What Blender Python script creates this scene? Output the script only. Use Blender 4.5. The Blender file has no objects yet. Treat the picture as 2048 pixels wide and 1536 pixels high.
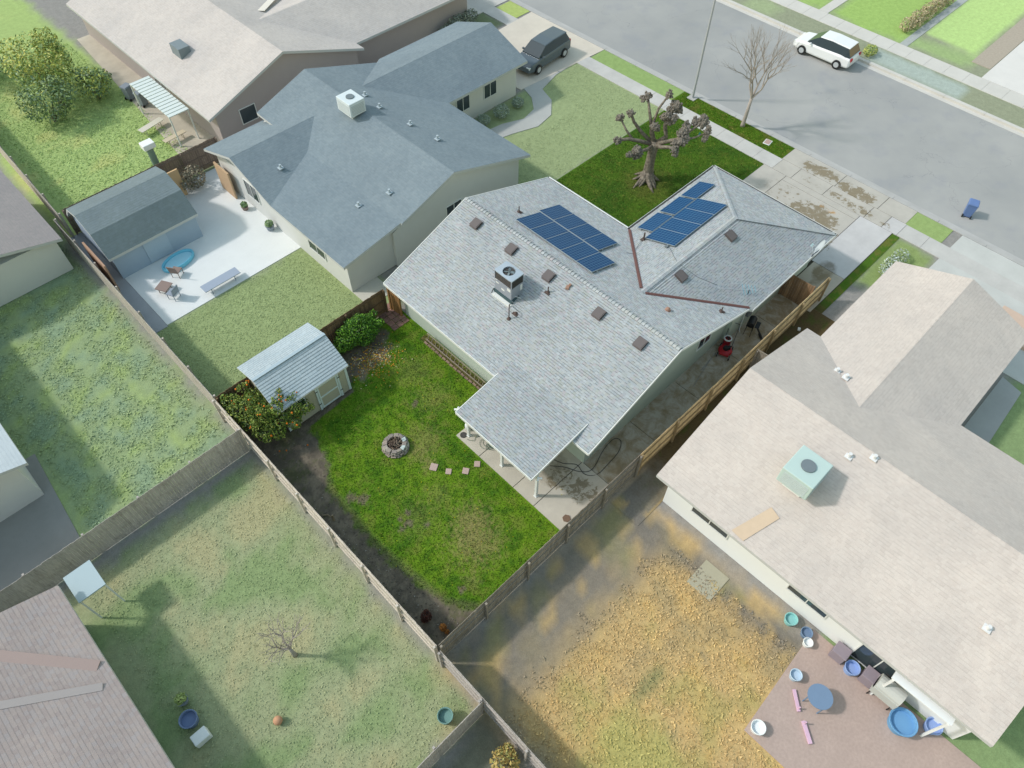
import bpy, bmesh, math, random
import numpy as np
from mathutils import Vector, Matrix, noise

random.seed(7)
rng = np.random.default_rng(7)
sc = bpy.context.scene
COL = sc.collection
R = math.radians

# ------------------------------------------------------------------ camera
cd = bpy.data.cameras.new('camera')
cam = bpy.data.objects.new('camera', cd)
COL.objects.link(cam)
sc.camera = cam
cd.sensor_width = 36.0
cd.lens = 36.0 * 1458.885 / 2048.0
cd.clip_start = 0.1
cd.clip_end = 3000
F_ = Vector((0.41640894, 0.41502838, -0.80892214)).normalized()
R_ = Vector((0.71355331, -0.70055656, 0.00788596)).normalized()
U_ = R_.cross(F_).normalized()
m = Matrix((( R_.x, U_.x, -F_.x, 0.0), (R_.y, U_.y, -F_.y, 0.0), (R_.z, U_.z, -F_.z, 30.0), (0, 0, 0, 1)))
cam.matrix_world = m

# ------------------------------------------------------------------ light
SUN_EL, SUN_DIR = 43.0, Vector((-0.70, 0.714, 0))     # horizontal direction towards the sun
w = bpy.data.worlds.new('World')
sc.world = w
w.use_nodes = True
wn = w.node_tree
bg = wn.nodes['Background']
sky = wn.nodes.new('ShaderNodeTexSky')
sky.sky_type = 'NISHITA'
sky.sun_disc = False
sky.sun_elevation = R(SUN_EL)
sky.sun_rotation = math.atan2(SUN_DIR.x, SUN_DIR.y)
sky.dust_density = 1.5
sky.air_density = 2.8
sky.ozone_density = 1.2
wn.links.new(sky.outputs[0], bg.inputs[0])
bg.inputs[1].default_value = 0.15
sl = bpy.data.lights.new('sun', 'SUN')
sl.energy = 2.0
sl.angle = R(4.0)
sl.color = (1.0, 0.945, 0.925)
sun = bpy.data.objects.new('sun', sl)
COL.objects.link(sun)
d = Vector((SUN_DIR.x * math.cos(R(SUN_EL)), SUN_DIR.y * math.cos(R(SUN_EL)), math.sin(R(SUN_EL))))
sun.rotation_euler = d.to_track_quat('Z', 'Y').to_euler()
sun.location = (0, 0, 60)
sc.view_settings.view_transform = 'Standard'
sc.view_settings.look = 'None'
sc.view_settings.gamma = 1
sc.view_settings.exposure = 0.24

# ------------------------------------------------------------------ helpers
def lin(c):
    return tuple((v / 255 / 12.92) if v / 255 <= 0.04045 else ((v / 255 + 0.055) / 1.055) ** 2.4 for v in c)
KF = 1.12
def C(r, g, b):
    """surface colour that shows roughly as this sRGB value in full sun"""
    return tuple(min(0.86, v / KF) for v in lin((r, g, b)))

class NT:
    def __init__(s, name):
        s.m = bpy.data.materials.new(name)
        s.m.use_nodes = True
        s.t = s.m.node_tree
        s.b = s.t.nodes['Principled BSDF']
    def n(s, typ, **kw):
        x = s.t.nodes.new(typ)
        for k, v in kw.items():
            if k.startswith('i_'):
                key = k[2:]
                key = int(key) if key.isdigit() else key.replace('_', ' ')
                if hasattr(v, 'is_output') or isinstance(v, bpy.types.NodeSocket):
                    s.t.links.new(v, x.inputs[key])
                else:
                    x.inputs[key].default_value = v
            else:
                setattr(x, k, v)
        return x
    def math(s, op, a, b=0.0, c=None):
        x = s.t.nodes.new('ShaderNodeMath'); x.operation = op
        for i, v in enumerate([a, b] + ([c] if c is not None else [])):
            if isinstance(v, bpy.types.NodeSocket): s.t.links.new(v, x.inputs[i])
            else: x.inputs[i].default_value = v
        return x.outputs[0]
    def mix(s, f, a, b, blend='MIX'):
        x = s.t.nodes.new('ShaderNodeMix'); x.data_type = 'RGBA'; x.blend_type = blend
        for k, v in ((0, f), (6, a), (7, b)):
            if isinstance(v, bpy.types.NodeSocket): s.t.links.new(v, x.inputs[k])
            else: x.inputs[k].default_value = (*v, 1) if isinstance(v, tuple) and len(v) == 3 else v
        return x.outputs[2]
    def ramp(s, f, stops):
        x = s.t.nodes.new('ShaderNodeValToRGB')
        while len(x.color_ramp.elements) < len(stops): x.color_ramp.elements.new(0.5)
        for e, (p, c) in zip(x.color_ramp.elements, stops):
            e.position = p; e.color = (*c, 1) if len(c) == 3 else c
        s.t.links.new(f, x.inputs[0]); return x.outputs[0]
    def noise(s, scale, detail=4, rough=0.6, vec=None, dist=0.0):
        x = s.t.nodes.new('ShaderNodeTexNoise')
        x.inputs['Scale'].default_value = scale; x.inputs['Detail'].default_value = detail
        x.inputs['Roughness'].default_value = rough; x.inputs['Distortion'].default_value = dist
        s.t.links.new(vec if vec is not None else s.pos(), x.inputs['Vector'])
        return x.outputs[0]
    def pos(s):
        if not hasattr(s, '_p'):
            s._p = s.t.nodes.new('ShaderNodeNewGeometry').outputs['Position']
        return s._p
    def obj(s):
        if not hasattr(s, '_o'):
            s._o = s.t.nodes.new('ShaderNodeTexCoord').outputs['Object']
        return s._o
    def link(s, a, b): s.t.links.new(a, b)
    def bump(s, h, dist=0.01, strength=0.6):
        x = s.t.nodes.new('ShaderNodeBump'); x.inputs['Distance'].default_value = dist
        x.inputs['Strength'].default_value = strength
        s.link(h, x.inputs['Height']); s.link(x.outputs[0], s.b.inputs['Normal'])
    def out(s, col, rough=0.85, spec=0.3, metal=0.0):
        if isinstance(col, bpy.types.NodeSocket): s.link(col, s.b.inputs['Base Color'])
        else: s.b.inputs['Base Color'].default_value = (*col, 1)
        if isinstance(rough, bpy.types.NodeSocket): s.link(rough, s.b.inputs['Roughness'])
        else: s.b.inputs['Roughness'].default_value = rough
        s.b.inputs['Specular IOR Level'].default_value = spec
        s.b.inputs['Metallic'].default_value = metal
        return s.m

def sc_(c, k): return tuple(min(0.9, v * k) for v in c)
_mc = {}
def M(name, col, var=0.12, scale=3.0, rough=0.85, spec=0.25, bump=0.0, metal=0.0, fine=None):
    if name in _mc: return _mc[name]
    t = NT(name)
    f = t.noise(scale, 5)
    c = t.mix(f, sc_(col, 1 - var), sc_(col, 1 + var))
    if fine:
        g = t.noise(fine, 3)
        c = t.mix(t.math('MULTIPLY', t.ramp(g, [(0.35, (0, 0, 0)), (0.65, (1, 1, 1))]), 0.5), c, sc_(col, 1 - 1.6 * var))
    if bump: t.bump(t.noise(scale * 12, 3), bump)
    _mc[name] = t.out(c, rough, spec, metal)
    return _mc[name]

class MB:
    def __init__(s): s.v = []; s.f = []; s.uv = []; s.col = []; s._c = None
    def add(s, vs, fs, uvs=None, col=None):
        o = len(s.v); s.v += [tuple(v) for v in vs]
        for i, f in enumerate(fs):
            s.f.append(tuple(o + k for k in f)); s.uv.append(uvs[i] if uvs else None); s.col.append(col)
        return s
    def box(s, c, size, rz=0.0, col=None, rot=None):
        hx, hy, hz = size[0] / 2, size[1] / 2, size[2] / 2
        vs = [Vector((x, y, z)) for z in (-hz, hz) for y in (-hy, hy) for x in (-hx, hx)]
        q = rot if rot is not None else Matrix.Rotation(rz, 3, 'Z')
        vs = [q @ v + Vector(c) for v in vs]
        return s.add(vs, [(0, 2, 3, 1), (4, 5, 7, 6), (0, 1, 5, 4), (1, 3, 7, 5), (3, 2, 6, 7), (2, 0, 4, 6)], col=col)
    def b2(s, x0, x1, y0, y1, z0, z1, col=None):
        return s.box(((x0 + x1) / 2, (y0 + y1) / 2, (z0 + z1) / 2), (x1 - x0, y1 - y0, z1 - z0), col=col)
    def hexa(s, p, col=None):     # 8 points: bottom 4 ccw, top 4 ccw
        return s.add(p, [(3, 2, 1, 0), (4, 5, 6, 7), (0, 1, 5, 4), (1, 2, 6, 5), (2, 3, 7, 6), (3, 0, 4, 7)], col=col)
    def prism(s, pts, z0, z1, col=None):
        n = len(pts)
        vs = [(x, y, z0) for x, y in pts] + [(x, y, z1) for x, y in pts]
        return s.add(vs, [tuple(range(n - 1, -1, -1)), tuple(range(n, 2 * n))] + [(i, (i + 1) % n, n + (i + 1) % n, n + i) for i in range(n)], col=col)
    def slab(s, pts3, t, col=None):       # polygon in 3D thickened downwards by t
        n = len(pts3)
        vs = [tuple(p) for p in pts3] + [(p[0], p[1], p[2] - t) for p in pts3]
        return s.add(vs, [tuple(range(n)), tuple(range(2 * n - 1, n - 1, -1))] + [((i + 1) % n, i, n + i, n + (i + 1) % n) for i in range(n)], col=col)
    def tube(s, pts, r, n=8, cap=True, col=None):
        pts = [Vector(p) for p in pts]
        rs = r if isinstance(r, (list, tuple)) else [r] * len(pts)
        o = []; prev = None
        for i, p in enumerate(pts):
            t = (pts[min(i + 1, len(pts) - 1)] - pts[max(i - 1, 0)]).normalized()
            a = prev if prev is not None else (Vector((0, 0, 1)) if abs(t.z) < 0.9 else Vector((1, 0, 0)))
            a = (a - t * a.dot(t))
            if a.length < 1e-4: a = t.orthogonal()
            a.normalize(); b = t.cross(a); prev = a
            for k in range(n):
                g = 2 * math.pi * k / n
                o.append(p + (a * math.cos(g) + b * math.sin(g)) * rs[i])
        fs = []
        for i in range(len(pts) - 1):
            for k in range(n):
                fs.append((i * n + k, i * n + (k + 1) % n, (i + 1) * n + (k + 1) % n, (i + 1) * n + k))
        if cap: fs += [tuple(range(n - 1, -1, -1)), tuple(range((len(pts) - 1) * n, len(pts) * n))]
        return s.add(o, fs, col=col)
    def cyl(s, p0, p1, r0, r1=None, n=16, col=None):
        return s.tube([p0, p1], [r0, r0 if r1 is None else r1], n, col=col)
    def lathe(s, prof, c=(0, 0, 0), n=20, col=None):
        vs = []; fs = []
        for r, z in prof:
            for k in range(n):
                g = 2 * math.pi * k / n; vs.append((c[0] + r * math.cos(g), c[1] + r * math.sin(g), c[2] + z))
        for i in range(len(prof) - 1):
            for k in range(n): fs.append((i * n + k, i * n + (k + 1) % n, (i + 1) * n + (k + 1) % n, (i + 1) * n + k))
        fs += [tuple(range(n - 1, -1, -1)), tuple(range((len(prof) - 1) * n, len(prof) * n))]
        return s.add(vs, fs, col=col)
    def blob(s, c, r, nu=10, nv=7, amp=0.15, freq=2.0, seed=0.0, col=None):
        r = r if isinstance(r, (tuple, list)) else (r, r, r)
        vs = [(c[0], c[1], c[2] - r[2])]
        for j in range(1, nv):
            th = math.pi * j / nv
            for i in range(nu):
                ph = 2 * math.pi * i / nu
                q = Vector((math.sin(th) * math.cos(ph), math.sin(th) * math.sin(ph), -math.cos(th)))
                k = 1 + amp * noise.noise(q * freq + Vector((seed, seed * 1.7, 3.1)))* 2
                vs.append((c[0] + q.x * r[0] * k, c[1] + q.y * r[1] * k, c[2] + q.z * r[2] * k))
        vs.append((c[0], c[1], c[2] + r[2]))
        fs = [(0, 1 + (i + 1) % nu, 1 + i) for i in range(nu)]
        for j in range(nv - 2):
            for i in range(nu):
                a = 1 + j * nu
                fs.append((a + i, a + (i + 1) % nu, a + nu + (i + 1) % nu, a + nu + i))
        a = 1 + (nv - 2) * nu
        fs += [(a + i, a + (i + 1) % nu, len(vs) - 1) for i in range(nu)]
        return s.add(vs, fs, col=col)
    def mesh(s, name, smooth=False):
        me = bpy.data.meshes.new(name)
        me.from_pydata(s.v, [], s.f)
        if any(u is not None for u in s.uv):
            ul = me.uv_layers.new(name='UVMap'); k = 0
            for f, u in zip(s.f, s.uv):
                for j in range(len(f)):
                    ul.data[k].uv = u[j] if u else (0, 0); k += 1
        if any(c is not None for c in s.col):
            ca = me.color_attributes.new('Col', 'FLOAT_COLOR', 'CORNER'); arr = []
            for f, c in zip(s.f, s.col): arr += list((*(c or (1, 1, 1)), 1.0)) * len(f)
            ca.data.foreach_set('color', arr)
        if smooth: me.polygons.foreach_set('use_smooth', [True] * len(me.polygons))
        me.validate(); me.update()
        return me

def tag(o, label=None, cat=None, group=None, kind=None):
    if label: o['label'] = label
    if cat: o['category'] = cat
    if group: o['group'] = group
    if kind: o['kind'] = kind
    return o
def obj(name, mb, mat, parent=None, smooth=False, world=False, bevel=0.0, label=None):
    me = mb.mesh(name, smooth) if isinstance(mb, MB) else mb
    if not me.materials: me.materials.append(mat)
    o = bpy.data.objects.new(name, me); COL.objects.link(o)
    if parent:
        o.parent = parent
        if world:
            q = parent
            off = Vector((0, 0, 0))
            while q: off += q.location; q = q.parent
            o.location = -off
    if bevel:
        b = o.modifiers.new('bevel', 'BEVEL'); b.width = bevel; b.segments = 2; b.limit_method = 'ANGLE'
    if label: o['label'] = label
    return o
def thing(name, label, cat, loc=(0, 0, 0), rz=0.0, group=None):
    o = bpy.data.objects.new(name, None); COL.objects.link(o)
    o.location = loc; o.rotation_euler = (0, 0, rz); o.empty_display_size = 0.2
    return tag(o, label, cat, group)
def single(name, mb, mat, label, cat, group=None, **kw):
    return tag(obj(name, mb, mat, **kw), label, cat, group)
def struct(name, mb, mat, **kw): return tag(obj(name, mb, mat, **kw), kind='structure')
def dup(root, loc, rz, label=None):
    r = root.copy(); COL.objects.link(r); r.location = loc; r.rotation_euler = (0, 0, rz)
    if label: r['label'] = label
    for ch in list(root.children):
        c = ch.copy(); COL.objects.link(c); c.parent = r
        for g in ch.children:
            e = g.copy(); COL.objects.link(e); e.parent = c
    return r

def fbm(x, y, s=1.0, z=0.0): return noise.fractal(Vector((x * s, y * s, z)), 0.8, 2.0, 4)
def sstep(a, b, x):
    t = max(0.0, min(1.0, (x - a) / (b - a))); return t * t * (3 - 2 * t)
def mixc(a, b, t): return tuple(a[i] * (1 - t) + b[i] * t for i in range(3))
def interp(x, tab):
    if x <= tab[0][0]: return tab[0][1]
    for (a, va), (b, vb) in zip(tab, tab[1:]):
        if x <= b: return va + (vb - va) * (x - a) / (b - a)
    return tab[-1][1]
def grid(name, x0, x1, y0, y1, step, fn, z=0.0, zf=None):
    """a flat sheet with a colour per vertex: fn(x, y) -> rgb"""
    nx = max(1, int(round((x1 - x0) / step))); ny = max(1, int(round((y1 - y0) / step)))
    xs = np.linspace(x0, x1, nx + 1); ys = np.linspace(y0, y1, ny + 1)
    vs = []; cols = []
    for y in ys:
        for x in xs:
            vs.append((x, y, z + (zf(x, y) if zf else 0))); cols += [*fn(x, y), 1.0]
    fs = [(j * (nx + 1) + i, j * (nx + 1) + i + 1, (j + 1) * (nx + 1) + i + 1, (j + 1) * (nx + 1) + i) for j in range(ny) for i in range(nx)]
    me = bpy.data.meshes.new(name); me.from_pydata(vs, [], fs)
    ca = me.color_attributes.new('Col', 'FLOAT_COLOR', 'POINT'); ca.data.foreach_set('color', cols)
    return me
def attr_mat(name, var=0.25, scales=(6, 40), rough=0.95, bump=0.02, spec=0.1):
    t = NT(name)
    a = t.n('ShaderNodeAttribute', attribute_name='Col').outputs['Color']
    f1 = t.ramp(t.noise(scales[0], 6, 0.7), [(0.3, (1 - var,) * 3), (0.7, (1 + var,) * 3)])
    f2 = t.ramp(t.noise(scales[1], 3, 0.7), [(0.3, (1 - var,) * 3), (0.7, (1 + var,) * 3)])
    c = t.mix(1.0, t.mix(1.0, a, f1, 'MULTIPLY'), f2, 'MULTIPLY')
    if bump: t.bump(t.noise(scales[1], 4), bump)
    return t.out(c, rough, spec)

# ------------------------------------------------------------------ ground colours
G_PALE = C(158, 172, 122); G_BRIGHT = C(166, 188, 120); G_WEED = C(150, 168, 124); G_OLIVE = C(158, 166, 128)
STRAW = C(200, 172, 120); DIRT = C(132, 126, 118); GREY = C(150, 148, 144)
ZONES = [  # x0, x1, y0, y1, colour, softness
    (-80, 43, -60, 140, GREY, .1),
    (3.9, 15.3, 23.7, 31.2, C(152, 168, 118), .35),     # lawn behind the slate roofed house
    (3.9, 14.0, 41.2, 75, G_BRIGHT, .4),
    (26, 40.0, 24.9, 33.4, C(154, 168, 124), .15),
    (-6, 3.6, 21.9, 60, G_WEED, .5),
    (-60, 3.7, 5.2, 20.6, G_OLIVE, .5),
    (3.9, 15.0, -14, 7.2, STRAW, .8),
    (-60, 3.7, -30, 4.9, C(120, 122, 106), .5),
    (15, 43, -40, -2.5, C(138, 160, 112), .3),
    (33.5, 40, 41.2, 60, C(120, 132, 100), .4),
    (34.5, 39.6, 4.6, 7.2, C(140, 158, 100), .3),
]
def ground_col(x, y):
    c = GREY
    n1 = fbm(x, y, .35); n2 = fbm(x, y, .9, 5)
    for x0, x1, y0, y1, col, s in ZONES:
        d = min(x - x0, x1 - x, y - y0, y1 - y) + n2 * s * .8
        c = mixc(c, col, sstep(-s, s, d))
    if 3.9 < x < 15 and -14 < y < 7.4:      # straw yard: shadow fade beside the fence painted in grey, tufts of green
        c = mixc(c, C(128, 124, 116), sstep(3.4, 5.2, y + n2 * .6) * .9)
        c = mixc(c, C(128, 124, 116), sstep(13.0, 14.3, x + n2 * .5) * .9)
        c = mixc(c, C(164, 160, 96), sstep(.15, .6, n1) * .5)
        c = mixc(c, C(150, 140, 112), sstep(.1, .5, -n1) * .5)
        c = mixc(c, C(212, 180, 116), sstep(.1, .5, n2) * .5)
        c = mixc(c, C(176, 176, 104), .7 * sstep(2.4, .8, math.hypot(x - 6.6, (y - .2) / 1.2) + n2))
        c = mixc(c, C(126, 134, 92), .7 * sstep(1.0, .4, math.hypot((x - 9.2) / 1.2, (y - 1.3) / .5)))
    if x < 3.7 and 5.2 < y < 21:
        c = mixc(c, C(134, 156, 106), sstep(.0, .45, n1) * .8)
        c = mixc(c, C(180, 172, 132), sstep(.05, .5, -n1) * .6)
    if -6 < x < 3.7 and y > 21.5:
        c = mixc(c, C(138, 162, 136), sstep(.05, .4, n2) * .6)
        c = mixc(c, C(162, 182, 112), sstep(.1, .5, -n2) * .6)
    if 3.9 < x < 14 and y > 41:
        c = mixc(c, C(196, 198, 130), sstep(.1, .5, n1) * .6 * sstep(13, 8, x))
    return c
gmat = attr_mat('ground_cover', .13, (3.0, 22), bump=.03)
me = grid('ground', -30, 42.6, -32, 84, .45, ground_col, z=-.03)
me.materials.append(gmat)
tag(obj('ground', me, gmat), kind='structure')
def across_col(x, y):
    n2 = fbm(x, y, .5, 9)
    c = C(150, 156, 132)
    for x0, x1, y0, y1, col in [(60.0, 90, 24.7, 60, C(158, 186, 112)), (60.0, 78, 17.8, 24.0, C(158, 188, 108)), (62.6, 90, 12.8, 17.1, C(184, 212, 138)), (60.2, 62.0, 12.6, 17.6, C(158, 180, 126)),
                                (55.9, 58.2, 27.0, 29.5, C(160, 174, 136)), (55.9, 58.2, 11.2, 18.6, C(172, 184, 176))]:
        c = mixc(c, col, sstep(-.2, .2, min(x - x0, x1 - x, y - y0, y1 - y) + n2 * .25))
    return c
me = grid('verge', 55.9, 110, -30, 110, .6, across_col, z=-.03); me.materials.append(gmat)
tag(obj('verge', me, gmat), kind='structure')
t = MB(); t.b2(-400, 600, -500, 600, -1.2, -.6)
struct('terrain', t, M('far_earth', C(150, 150, 130), .1, .05))

# road, kerbs, pavements
t = NT('asphalt_pale')
a1 = t.noise(.12, 4, .6); a2 = t.noise(60, 2)
c = t.ramp(a1, [(.3, C(158, 160, 160)), (.7, C(182, 182, 179))])
c = t.mix(t.math('MULTIPLY', a2, .25), c, C(120, 124, 126))
c = t.mix(t.math('MULTIPLY', t.ramp(t.noise(.45, 4, .6), [(.52, (0, 0, 0)), (.7, (1, 1, 1))]), .4), c, C(146, 150, 158))
wv = t.n('ShaderNodeTexVoronoi', feature='DISTANCE_TO_EDGE', i_Scale=.22)
dn = t.n('ShaderNodeTexNoise', i_Scale=.9, i_Detail=4.0); t.link(t.pos(), dn.inputs['Vector'])
ad = t.n('ShaderNodeVectorMath', operation='ADD'); sc2 = t.n('ShaderNodeVectorMath', operation='SCALE'); t.link(dn.outputs[1], sc2.inputs[0]); sc2.inputs['Scale'].default_value = 2.2
t.link(t.pos(), ad.inputs[0]); t.link(sc2.outputs[0], ad.inputs[1]); t.link(ad.outputs[0], wv.inputs['Vector'])
ck = t.math('MULTIPLY', t.math('LESS_THAN', wv.outputs[0], .004), t.ramp(t.noise(.2, 2), [(.48, (0, 0, 0)), (.6, (1, 1, 1))]))
c = t.mix(t.math('MULTIPLY', ck, .3), c, C(110, 112, 116))
t.bump(a2, .004)
ASPH = t.out(c, .9, .2)
b = MB(); b.b2(42.9, 55.6, -120, 160, -.4, -.14); struct('road', b, ASPH)
CONC_F = C(206, 204, 200)
def conc_mat(name, base, var=.08, stain=None):
    t = NT(name)
    n1 = t.noise(.7, 6, .65); n2 = t.noise(30, 3)
    c = t.ramp(n1, [(.3, sc_(base, 1 - var * 1.5)), (.7, sc_(base, 1 + var))])
    c = t.mix(t.math('MULTIPLY', n2, .22), c, sc_(base, .6))
    sp = t.noise(5, 5, .8)
    c = t.mix(t.math('MULTIPLY', t.ramp(sp, [(.58, (0, 0, 0)), (.72, (1, 1, 1))]), .25), c, sc_(base, .55))
    t.bump(n2, .004)
    return t.out(c, .85, .3)
CONC = conc_mat('concrete_pale', C(200, 199, 195))
CONC_N = conc_mat('concrete_far', C(212, 210, 204), .05)
KERB = conc_mat('kerb_concrete', C(186, 186, 184))
b = MB()
for y in np.arange(-60, 100, 3.0): b.b2(42.62, 42.92, y + .01, y + 2.99, -.3, .03)
struct('kerb', b, KERB)
b = MB(); b.b2(42.92, 43.35, -60, 100, -.3, -.125); struct('gutter_pan', b, KERB)
b = MB()
for y in np.arange(-60, 100, 3.0): b.b2(55.6, 55.9, y + .01, y + 2.99, -.3, .03)
b.b2(55.2, 55.6, -60, 100, -.3, -.125)
struct('far_kerb', b, CONC_N)
b = MB()
for y in np.arange(-60, 100, 1.5): b.b2(58.3, 59.9, y + .008, y + 1.492, -.2, .0)
struct('far_pavement', b, CONC_N)
b = MB()
for y in np.arange(16.0, 26.2, 1.52): b.b2(39.75, 41.02, y + .008, y + 1.512, -.2, .02)
b.b2(39.75, 41.02, 26.66, 60, -.2, .02)
for y in np.arange(-40, 7.2, 1.5): b.b2(39.75, 41.02, y - .8 + .008, y - .8 + 1.492, -.2, .02)
struct('pavement', b, CONC)
# paths and paved areas of the neighbours, each a sheet of its own
PAT_W = conc_mat('patio_white', C(232, 236, 234), .03)
def sheet(name, pts, mat, z=.004, t=.12):
    b = MB(); b.prism(pts, z - t, z); return struct(name, b, mat)
sheet('slate_house_patio', [(4.9, 31.1), (15.2, 31.1), (15.2, 41.0), (4.9, 41.0)], PAT_W)
sheet('slate_house_path', [(3.96, 31.0), (4.88, 31.0), (4.88, 41.2), (3.96, 41.2)], conc_mat('path_grey', C(168, 172, 176)), z=0)
sheet('slate_house_side_path', [(13.5, 24.6), (15.2, 24.6), (15.2, 31.08), (13.5, 31.08)], conc_mat('path_cream', C(206, 204, 192)))
sheet('far_house_yard_slab', [(12.6, 41.6), (16.6, 41.6), (16.9, 62), (14.4, 62)], conc_mat('slab_cream', C(200, 192, 176), .12))
sheet('neighbour_driveway', [(34.2, 33.6), (42.6, 33.0), (42.6, 40.8), (34.2, 40.4)], conc_mat('drive_tan', C(218, 210, 196), .06), z=.022)
crv = [(27.2, 31.0), (30.2, 30.3), (32.0, 29.7), (33.6, 30.0), (34.9, 31.2), (35.4, 32.6), (37.5, 33.2), (39.7, 33.3), (39.7, 34.1), (37, 34.2), (34.6, 33.9), (34.1, 32.4), (33.2, 31.3), (31.9, 31.0), (30.4, 31.6), (27.2, 32.0)]
sheet('curved_path', crv, conc_mat('path_mid', C(186, 188, 184), .05), z=.012)
sheet('far_house_driveway', [(33.5, 43.5), (42.6, 43.5), (42.6, 58), (33.5, 58)], conc_mat('drive_pale', C(208, 206, 200), .06), z=.018)
sheet('opposite_path', [(59.92, 24.1), (72, 24.1), (72, 24.9), (59.92, 24.9)], CONC_N, z=.002)
sheet('opposite_driveway', [(59.92, 3.0), (90, 3.0), (90, 11.2), (59.92, 11.2)], conc_mat('drive_white', C(226, 224, 220), .04), z=.006)
sheet('opposite_gravel_strip', [(59.92, 17.15), (90, 17.15), (90, 17.75), (59.92, 17.75)], M('gravel_grey', C(172, 178, 176), .2, 6), z=.003)
sheet('opposite_bark_strip', [(61.5, 11.25), (90, 11.25), (90, 12.7), (61.5, 12.7)], M('bark', C(176, 166, 152), .2, 6), z=.003)
sheet('tan_house_driveway', [(34.2, -6.5), (42.6, -7.5), (42.6, 4.4), (34.2, 4.6)], conc_mat('drive_grey', C(202, 204, 200), .06), z=.018)
sheet('tan_house_walk', [(28.6, -3.2), (33.6, -3.0), (33.9, -1.9), (28.6, -1.9)], conc_mat('walk_grey', C(172, 176, 176), .06), z=.01)
sheet('tan_house_slab', [(13.5, 1.6), (14.9, 1.6), (14.9, 2.8), (13.5, 2.8)], M('slab_old', C(176, 172, 150), .1), z=.004)
sheet('brick_patio', [(10.4, -2.3), (15.6, -2.1), (15.6, -9.5), (10.4, -9.5)], M('brick_dust', C(188, 168, 158), .14, 1.2, fine=9), z=.004)
sheet('corner_house_patio', [(-9, 22.6), (-4.0, 22.6), (-3.6, 28.2), (-9, 28.2)], conc_mat('slab_dull', C(150, 150, 146), .06), z=.004)

# ------------------------------------------------------------------ own plot: lawn, soil
SOILW = [(7.7, 3.0), (8.4, 2.2), (9.4, 1.5), (10.5, 1.35), (12, 1.15), (13.7, 1.0), (15, 1.15), (16.6, 1.15), (17.4, 1.4), (18.0, 2.0), (19, 2.35), (20.4, 2.5), (20.6, 5.5), (24, 5.5)]
def soilness(x, y):
    wd = 3.95 + interp(y, SOILW) + fbm(x, y, 1.6) * .22 + fbm(x, y, 5, 2) * .1
    s = sstep(.16, -.16, x - wd)
    # bare patch between the shed and the citrus bush
    e = math.hypot((x - 11.0) / 2.0, (y - 22.6) / 1.7) + fbm(x, y, 1.8, 4) * .3
    return max(s, sstep(1.1, .85, e) if x > 9.4 else 0)
DRY = [(8.3, 10.4, 1.1, .75), (8.9, 11.3, .8, .6), (10.0, 15.9, .9, .5), (9.4, 15.6, .5, .4), (9.3, 14.75, .35, .6), (7.0, 9.2, .4, .4), (12.0, 17.5, .9, .35), (12.4, 19.5, 1.0, .3), (8.6, 13.3, .6, .3), (7.2, 13.0, .9, .25)]
BARE = [(7.03, 13.55, .17), (6.75, 13.12, .2), (7.3, 12.5, .15), (6.6, 13.5, .13), (6.35, 13.1, .13), (11.1, 17.9, .2), (6.4, 9.2, .17), (6.0, 15.5, .3), (5.7, 15.9, .25)]
def lawn_col(x, y):
    n1 = fbm(x, y, .5, 1); n2 = fbm(x, y, 1.7, 2); n3 = fbm(x, y, 6, 3)
    c = mixc(C(104, 138, 34), C(88, 126, 30), sstep(-.3, .4, n1))
    c = mixc(c, C(124, 132, 62), sstep(.05, .6, n2) * .5)
    c = mixc(c, C(58, 98, 30), sstep(.05, .5, -n2) * .6)
    for dx, dy, r, k in DRY:
        q = math.hypot(x - dx, y - dy) / r
        if q < 1.6: c = mixc(c, C(146, 138, 88), sstep(1.5, .2, q + n3 * .9) * k)
    for dx, dy, r in BARE:
        q = math.hypot(x - dx, y - dy) / r
        if q < 2: c = mixc(c, C(120, 110, 92), sstep(1.2, .6, q + n3 * .8) * .85)
    s = soilness(x, y)
    so = mixc(C(100, 93, 82), C(124, 115, 100), sstep(-.3, .4, n2 + n3 * .5))
    so = mixc(so, C(74, 84, 42), sstep(.1, .5, n1 + n3 * .6) * .5)
    if 9.4 < x < 13.3 and y > 20: so = mixc(so, C(150, 132, 100), sstep(.9, .2, math.hypot((x - 11.1) / 1.2, (y - 21.2) / .8)) * (.5 + n3))
    c = mixc(c, so, s)
    q = sstep(.35, .0, abs(x - (3.95 + interp(y, SOILW)) - .12)) * (1 if y < 17.5 else .2)
    c = mixc(c, C(112, 104, 84), q * .5)
    c = mixc(c, C(118, 96, 74), sstep(.35, .1, abs(x - 14.25) ) * (.7 if 15.6 < y < 20.9 else 0))
    return c
LAWN = attr_mat('lawn', .17, (9, 45), bump=.02)
def lawn_sheet(name, x0, x1, y0, y1, step, fn, z):
    me = grid(name, x0, x1, y0, y1, step, fn, z, lambda x, y: .006 * fbm(x, y, 2)); me.materials.append(LAWN)
    return tag(obj(name, me, LAWN), kind='structure')
lawn_sheet('back_lawn', 3.95, 14.62, 7.75, 23.6, .09, lawn_col, -.002)
def front_col(x, y):
    n1 = fbm(x, y, .4, 11); n2 = fbm(x, y, 1.5, 12); n3 = fbm(x, y, 6, 3)
    c = mixc(C(80, 112, 34), C(66, 100, 32), sstep(-.3, .4, n1))
    c = mixc(c, C(94, 112, 44), sstep(.0, .6, n2 + n3 * .3) * .5)
    q = math.hypot(x - 32.6, y - 20.6)
    c = mixc(c, C(104, 102, 52), sstep(2.2, .6, q + n2) * .55)
    return c
lawn_sheet('front_lawn', 25.6, 39.73, 16.62, 24.9, .11, front_col, -.002)
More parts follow.
